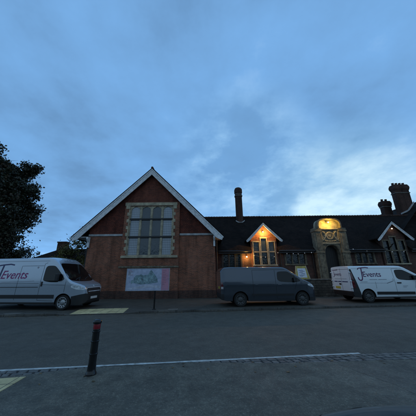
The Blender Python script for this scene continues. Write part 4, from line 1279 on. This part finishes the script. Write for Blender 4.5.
# ---------- white van, right
W = 1.95; loc, a = van_place(8.08, 12.85, 2, W)
V = Vehicle('van', 'white panel van with purple lettering, parked at the right by the porch', 'van', loc, a, 5.08, W/2,
    top=[(0,1.93),(.04,1.96),(.3,1.97),(2.8,1.97),(3.08,1.95),(3.30,1.87),(4.12,1.38),(4.3,1.28),(4.7,1.12),(4.9,1.0),(5.0,.86),(5.07,.66),(5.08,.55)],
    bot=[(0,.44),(.05,.34),(.3,.28),(4.4,.22),(4.9,.20),(5.04,.26),(5.08,.36)],
    plan=[(0,W/2-.035),(.04,W/2-.008),(.1,W/2),(4.1,W/2),(4.5,W/2-.04),(4.75,W/2-.12),(4.92,W/2-.24),(5.03,W/2-.42),(5.08,W/2-.60)],
    prof=[(0,.95),(.3,.975),(.55,1.0),(1.0,1.0),(1.25,.985),(1.97,.915)], rad=[(0,.11),(.2,.10),(3.0,.10),(3.9,.09),(5.08,.12)],
    paintm=M['van_white'], wheels=[.84, 3.98], wr=.335,
    plastic_pred=lambda c, n: (c.z < .50 and c.x > 4.5) or c.z < .31 or (c.x < .22 and c.z < .60 and c.y < .99) or (abs(c.y) > .80 and c.x < .10+.24*(1.80-c.z) and .3 < c.z < 1.80 and c.x > .012), crown=.03, cuts=[((.10,0,1.80),(1,0,.24)),((0,0,1.80),(0,0,1)),((.012,0,0),(1,0,0)),((0,.8,0),(0,1,0)),((0,-.8,0),(0,1,0)),((0,0,.50),(0,0,1)),((0,0,.31),(0,0,1)),((4.5,0,0),(1,0,0)),((.22,0,0),(1,0,0)),((0,0,.60),(0,0,1))])
for x in (.84, 3.98):
    for sd in (-1, 1): V.wheel(x, .335, M['rim_d'], sd)
for d in ('-y', '+y'):
    V.patch('side_window', M['vglass'], d, [(2.66,1.22),(2.62,1.66),(2.68,1.74),(3.10,1.75),(3.30,1.66),(3.98,1.30),(3.95,1.20),(3.3,1.16)], off=.004)
    V.strip('side_moulding', M['plastic'], d, [[(1.32,.50),(3.52,.48)]], w=.15, off=.012)
    V.strip('panel_seam', M['seam'], d, [[(2.50,.36),(2.50,1.80),(3.1,1.82)],[(2.50,.36),(3.6,.34)],[(3.6,.75),(3.72,1.14)],[(1.36,.75),(1.36,1.10)],[(2.0,1.0),(2.42,1.12),(2.45,1.22)]], w=.013)
    V.strip('crease_shade', M['greyvin'], d, [[(.45,1.04),(2.0,1.02),(2.35,1.12),(2.44,1.30)]], w=.016)  # crease shade drawn as a flat grey strip on the smooth side
    V.patch('door_handle', M['plastic'], d, [(2.60,1.00),(2.60,1.06),(2.84,1.06),(2.84,1.00)], off=.03)
    V.patch('headlight', M['lens'], d, [(4.46,1.00),(4.50,1.08),(4.70,1.04),(4.86,.94),(4.88,.86),(4.70,.90)], off=.008, sub=.03)
    V.strip('roof_gutter', M['greyvin'], d, [[(.15,1.83),(2.9,1.83)]], w=.01, off=.003)
V.patch('windscreen', M['vglass'], 'front', [(-.78,1.40),(-.80,1.48),(-.68,1.80),(-.55,1.86),(.55,1.86),(.68,1.80),(.80,1.48),(.78,1.40),(.4,1.34),(-.4,1.34)], off=.004, sub=.06)
V.patch('tail_light', M['tail'], '-y', [(.02,1.22),(.02,1.60),(.09,1.60),(.13,1.22)], off=.014, sub=.04)
V.patch('tail_light', M['tail'], '-y', [(.02,.78),(.02,1.16),(.14,1.16),(.18,.78)], off=.014, sub=.04)
for sy in (-1, 1):
    for z in (.78, 1.12, 1.60):
        p, nn = V.hit('rear', sy*.86, z)
        m = MB(); a_, b_ = sorted((sy*.82, sy*.965)); m.box(-.035, .03, a_, b_, z, z+.05); m.build('hinge', M['van_white'], V.root, bevel=.008, local=True)
V.strip('panel_seam', M['seam'], 'rear', [[(-.05,.5),(-.05,1.86)],[(-.84,.52),(-.84,1.80),(.84,1.80),(.84,.52)]], w=.014)
V.patch('number_plate', M['plate_y'], 'rear', [(.15,.70),(.15,.82),(.62,.82),(.62,.70)], off=.012, sub=.05)
V.patch('door_handle', M['plastic'], 'rear', [(.02,.92),(.02,1.0),(.20,1.0),(.20,.92)], off=.02, sub=.05)
V.strip('rear_bumper_face', M['plastic'], 'rear', [[(-.9,.44),(.9,.44)]], w=.20, off=.02)
logo(V, '-y', .72, 1.37, .30, M['purple'], M['purple'])
V.strip('lettering', M['greyvin'], '-y', [[(1.05,1.22),(1.5,1.22)],[(1.56,1.22),(2.05,1.22)]], w=.028, off=.005)
V.strip('lettering', M['greyvin'], '-y', [[(.5,1.10),(.9,1.10)],[(2.90,.86),(3.2,.86)],[(2.90,.80),(3.1,.80)]], w=.022, off=.005)
V.text('lettering', 'Jevents', M['purple'], 'rear', .62, 1.44, .19, sx=1.0, flip=True, bold=.002)
V.strip('lettering', M['purple'], 'rear', [[(.72,1.75),(.2,1.78)],[(.60,1.70),(.60,1.42),(.70,1.36)]], w=.03, off=.005)
V.strip('lettering', M['blue'], 'rear', [[(.68,1.10),(.35,1.10)],[(.30,1.10),(-.02,1.10)],[(-.1,1.10),(-.62,1.10)]], w=.05, off=.005)
V.strip('lettering', M['greyvin'], 'rear', [[(.60,1.26),(-.55,1.26)]], w=.02, off=.005)
for sd in (-1, 1): V.mirror(3.62, 1.18, sd)

# ---------- car whose bonnet reaches into the corner of the frame (it faces the building)
W = 1.76
V = Vehicle('car', 'dark blue-grey car, only its glossy bonnet showing at the bottom right corner', 'car', (1.22, -2.26, .0), RA(90), 4.2, W/2,
    top=[(0,1.0),(.1,1.12),(.5,1.32),(1.1,1.44),(2.2,1.45),(2.6,1.34),(3.2,1.00),(3.6,.90),(3.90,.81),(4.05,.75),(4.15,.64),(4.20,.52)],
    bot=[(0,.40),(.1,.28),(3.8,.20),(4.1,.22),(4.20,.32)],
    plan=[(0,W/2-.25),(.1,W/2-.1),(.4,W/2-.01),(1,W/2),(3.2,W/2),(3.6,W/2-.03),(3.85,W/2-.10),(4.0,W/2-.20),(4.12,W/2-.38),(4.20,W/2-.60)],
    prof=[(0,.93),(.3,.98),(.6,1.0),(.85,.98),(1.0,.93),(1.45,.70)], rad=[(0,.2),(.6,.12),(3.2,.12),(4.2,.16)],
    paintm=M['car_paint'], wheels=[.75, 3.35], wr=.31, plastic_pred=lambda c, n: c.z < .24, crown=.05)
for x in (.75, 3.35):
    for sd in (-1, 1): V.wheel(x, .31, M['rim_s'], sd)
for d in ('-y', '+y'):
    V.patch('side_window', M['vglass'], d, [(.75,.98),(.95,1.30),(1.3,1.36),(2.3,1.36),(2.9,1.04),(2.8,.96)], off=.004)
    V.patch('headlight', M['lens'], d, [(3.76,.64),(3.76,.70),(3.97,.66),(4.06,.58),(3.97,.55)], off=.004, sub=.03)
    V.strip('panel_seam', M['seam'], d, [[(1.9,.35),(1.9,1.36)],[(1.9,.35),(2.9,.35),(2.95,.9)]], w=.01)
    V.mirror(2.75, .96, 1 if d == '+y' else -1)
V.patch('windscreen', M['vglass'], 'front', [(-.62,1.10),(-.5,1.36),(.5,1.36),(.62,1.10)], off=.004)
V.patch('grille', M['plastic'], 'front', [(-.4,.45),(-.45,.60),(.45,.60),(.4,.45)], off=.008)
V.strip('bonnet_seam', M['seam'], 'top', [[(3.2,-.74),(3.7,-.70),(3.98,-.5),(4.04,0),(3.98,.5),(3.7,.70),(3.2,.74)]], w=.008, off=.002)

# ------------------------------------------------------------------ sky, light, camera
w = bpy.data.worlds.new('World'); scene.world = w; w.use_nodes = True
nt = w.node_tree
for n in list(nt.nodes): nt.nodes.remove(n)
out = nt.nodes.new('ShaderNodeOutputWorld'); bg = nt.nodes.new('ShaderNodeBackground'); nt.links.new(bg.outputs[0], out.inputs[0])
sky = nt.nodes.new('ShaderNodeTexSky'); sky.sky_type = 'NISHITA'; sky.sun_disc = False
SUN_EL, SUN_AZ = 3.0, 33.0     # low in the sky, to the right behind the building
sky.sun_elevation = RA(SUN_EL); sky.sun_rotation = RA(SUN_AZ); sky.air_density = 1.0; sky.dust_density = .3; sky.ozone_density = 3.0
tc = nt.nodes.new('ShaderNodeTexCoord'); D = tc.outputs['Generated']
sp = N(nt, 'ShaderNodeSeparateXYZ'); nt.links.new(D, sp.inputs[0])
def math_(op, a, b=None, c=None):
    n = N(nt, 'ShaderNodeMath', operation=op)
    for i, v in enumerate((a, b, c)):
        if v is None: continue
        if isinstance(v, (int, float)): n.inputs[i].default_value = v
        else: nt.links.new(v, n.inputs[i])
    return n.outputs[0]
zc = math_('ADD', math_('MAXIMUM', sp.outputs[2], 0.0), .22)
cb = N(nt, 'ShaderNodeCombineXYZ'); nt.links.new(math_('DIVIDE', sp.outputs[0], zc), cb.inputs[0]); nt.links.new(math_('DIVIDE', sp.outputs[1], zc), cb.inputs[1])
cb.inputs[2].default_value = 8.3
# warp
nz = N(nt, 'ShaderNodeTexNoise'); nz.inputs['Scale'].default_value = .9; nz.inputs['Detail'].default_value = 8; nz.inputs['Roughness'].default_value = .55; nz.inputs['Distortion'].default_value = .35
nt.links.new(cb.outputs[0], nz.inputs['Vector'])
nz2 = N(nt, 'ShaderNodeTexNoise'); nz2.inputs['Scale'].default_value = 3.2; nz2.inputs['Detail'].default_value = 7; nz2.inputs['Roughness'].default_value = .6
nt.links.new(cb.outputs[0], nz2.inputs['Vector'])
cl_ = math_('ADD', math_('MULTIPLY', nz.outputs['Fac'], .62), math_('MULTIPLY', nz2.outputs['Fac'], .38))
# closeness to the place where the sun went down
vd = N(nt, 'ShaderNodeVectorMath', operation='DOT_PRODUCT'); nt.links.new(D, vd.inputs[0])
g0 = (math.sin(RA(33))*math.cos(RA(14)), math.cos(RA(33))*math.cos(RA(14)), math.sin(RA(14)))
vd.inputs[1].default_value = g0
gl = N(nt, 'ShaderNodeMapRange', interpolation_type='SMOOTHSTEP'); nt.links.new(vd.outputs['Value'], gl.inputs[0]); gl.inputs[1].default_value = .92; gl.inputs[2].default_value = 1.0
thick = ramp(nt, cl_, [(.36, (.135,.290,.53)), (.47, (.168,.370,.68)), (.56, (.185,.415,.77)), (.66, (.30,.53,.85))])
clb = math_('ADD', cl_, math_('MULTIPLY', math_('SUBTRACT', gl.outputs[0], .5), .07))
bright = ramp(nt, clb, [(.40, (.18,.38,.62)), (.52, (.29,.52,.76)), (.66, (.58,.80,.93))])
cloud = mix(nt, thick, bright, gl.outputs[0])
# a second thinner place in the cloud, higher and further left
vd2 = N(nt, 'ShaderNodeVectorMath', operation='DOT_PRODUCT'); nt.links.new(D, vd2.inputs[0])
vd2.inputs[1].default_value = (math.sin(RA(10))*math.cos(RA(28)), math.cos(RA(10))*math.cos(RA(28)), math.sin(RA(28)))
gl2 = N(nt, 'ShaderNodeMapRange', interpolation_type='SMOOTHSTEP'); nt.links.new(vd2.outputs['Value'], gl2.inputs[0]); gl2.inputs[1].default_value = .93; gl2.inputs[2].default_value = 1.0; gl2.inputs[4].default_value = .5
soft = ramp(nt, nz2.outputs['Fac'], [(.42, (.155,.345,.62)), (.56, (.30,.54,.80)), (.66, (.46,.70,.90))])
cloud = mix(nt, cloud, soft, gl2.outputs[0])
# unseen cloud behind the viewer, greyed so its light falls less blue
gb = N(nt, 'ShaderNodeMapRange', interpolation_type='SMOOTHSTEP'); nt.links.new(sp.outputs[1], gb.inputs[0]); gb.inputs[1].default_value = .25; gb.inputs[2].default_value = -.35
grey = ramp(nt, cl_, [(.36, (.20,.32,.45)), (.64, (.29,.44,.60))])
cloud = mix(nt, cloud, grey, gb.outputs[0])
hz = N(nt, 'ShaderNodeMapRange', interpolation_type='SMOOTHSTEP'); nt.links.new(sp.outputs[2], hz.inputs[0]); hz.inputs[1].default_value = .0; hz.inputs[2].default_value = .55; hz.inputs[3].default_value = 1.22; hz.inputs[4].default_value = 1.04
hv = N(nt, 'ShaderNodeCombineColor')
for i in range(3): nt.links.new(hz.outputs[0], hv.inputs[i])
cloud = mix(nt, cloud, hv.outputs[0], 1.0, 'MULTIPLY')
skys = N(nt, 'ShaderNodeMix', data_type='RGBA', blend_type='MULTIPLY'); skys.inputs[0].default_value = 1
nt.links.new(sky.outputs[0], skys.inputs[6]); skys.inputs[7].default_value = (.10,.10,.10,1)
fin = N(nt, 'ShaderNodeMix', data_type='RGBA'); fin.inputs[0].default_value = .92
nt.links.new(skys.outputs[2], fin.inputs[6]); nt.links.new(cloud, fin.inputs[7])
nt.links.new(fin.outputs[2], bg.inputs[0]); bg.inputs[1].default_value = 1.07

sd = bpy.data.lights.new('sun', 'SUN'); sd.energy = .03; sd.angle = RA(20); sd.color = (1.0,.9,.8)
so = bpy.data.objects.new('sun', sd); COL.objects.link(so)
az, el = RA(SUN_AZ), RA(SUN_EL+6)
dirv = Vector((math.sin(az)*math.cos(el), math.cos(az)*math.cos(el), math.sin(el)))
so.rotation_euler = dirv.to_track_quat('Z', 'Y').to_euler()

cd = bpy.data.cameras.new('camera'); cam = bpy.data.objects.new('camera', cd); COL.objects.link(cam)
cd.sensor_width = 36; cd.lens = 36*215/416; cd.clip_start = .05; cd.clip_end = 3000
P, R = RA(17.3), RA(.6)
f = Vector((0, math.cos(P), math.sin(P))); u0 = Vector((0, -math.sin(P), math.cos(P))); r0 = Vector((1,0,0))
r = r0*math.cos(R) - u0*math.sin(R); u = r0*math.sin(R) + u0*math.cos(R)
cam.matrix_world = Matrix(((r.x,u.x,-f.x,0),(r.y,u.y,-f.y,0),(r.z,u.z,-f.z,1.65),(0,0,0,1)))
scene.camera = cam
scene.view_settings.view_transform = 'Standard'
try: scene.view_settings.look = 'None'
except Exception: pass
scene.view_settings.exposure = 0; scene.view_settings.gamma = 1
scene.view_settings.use_curve_mapping = False
scene.cycles.use_denoising = True
scene.cycles.max_bounces = 5; scene.cycles.diffuse_bounces = 3
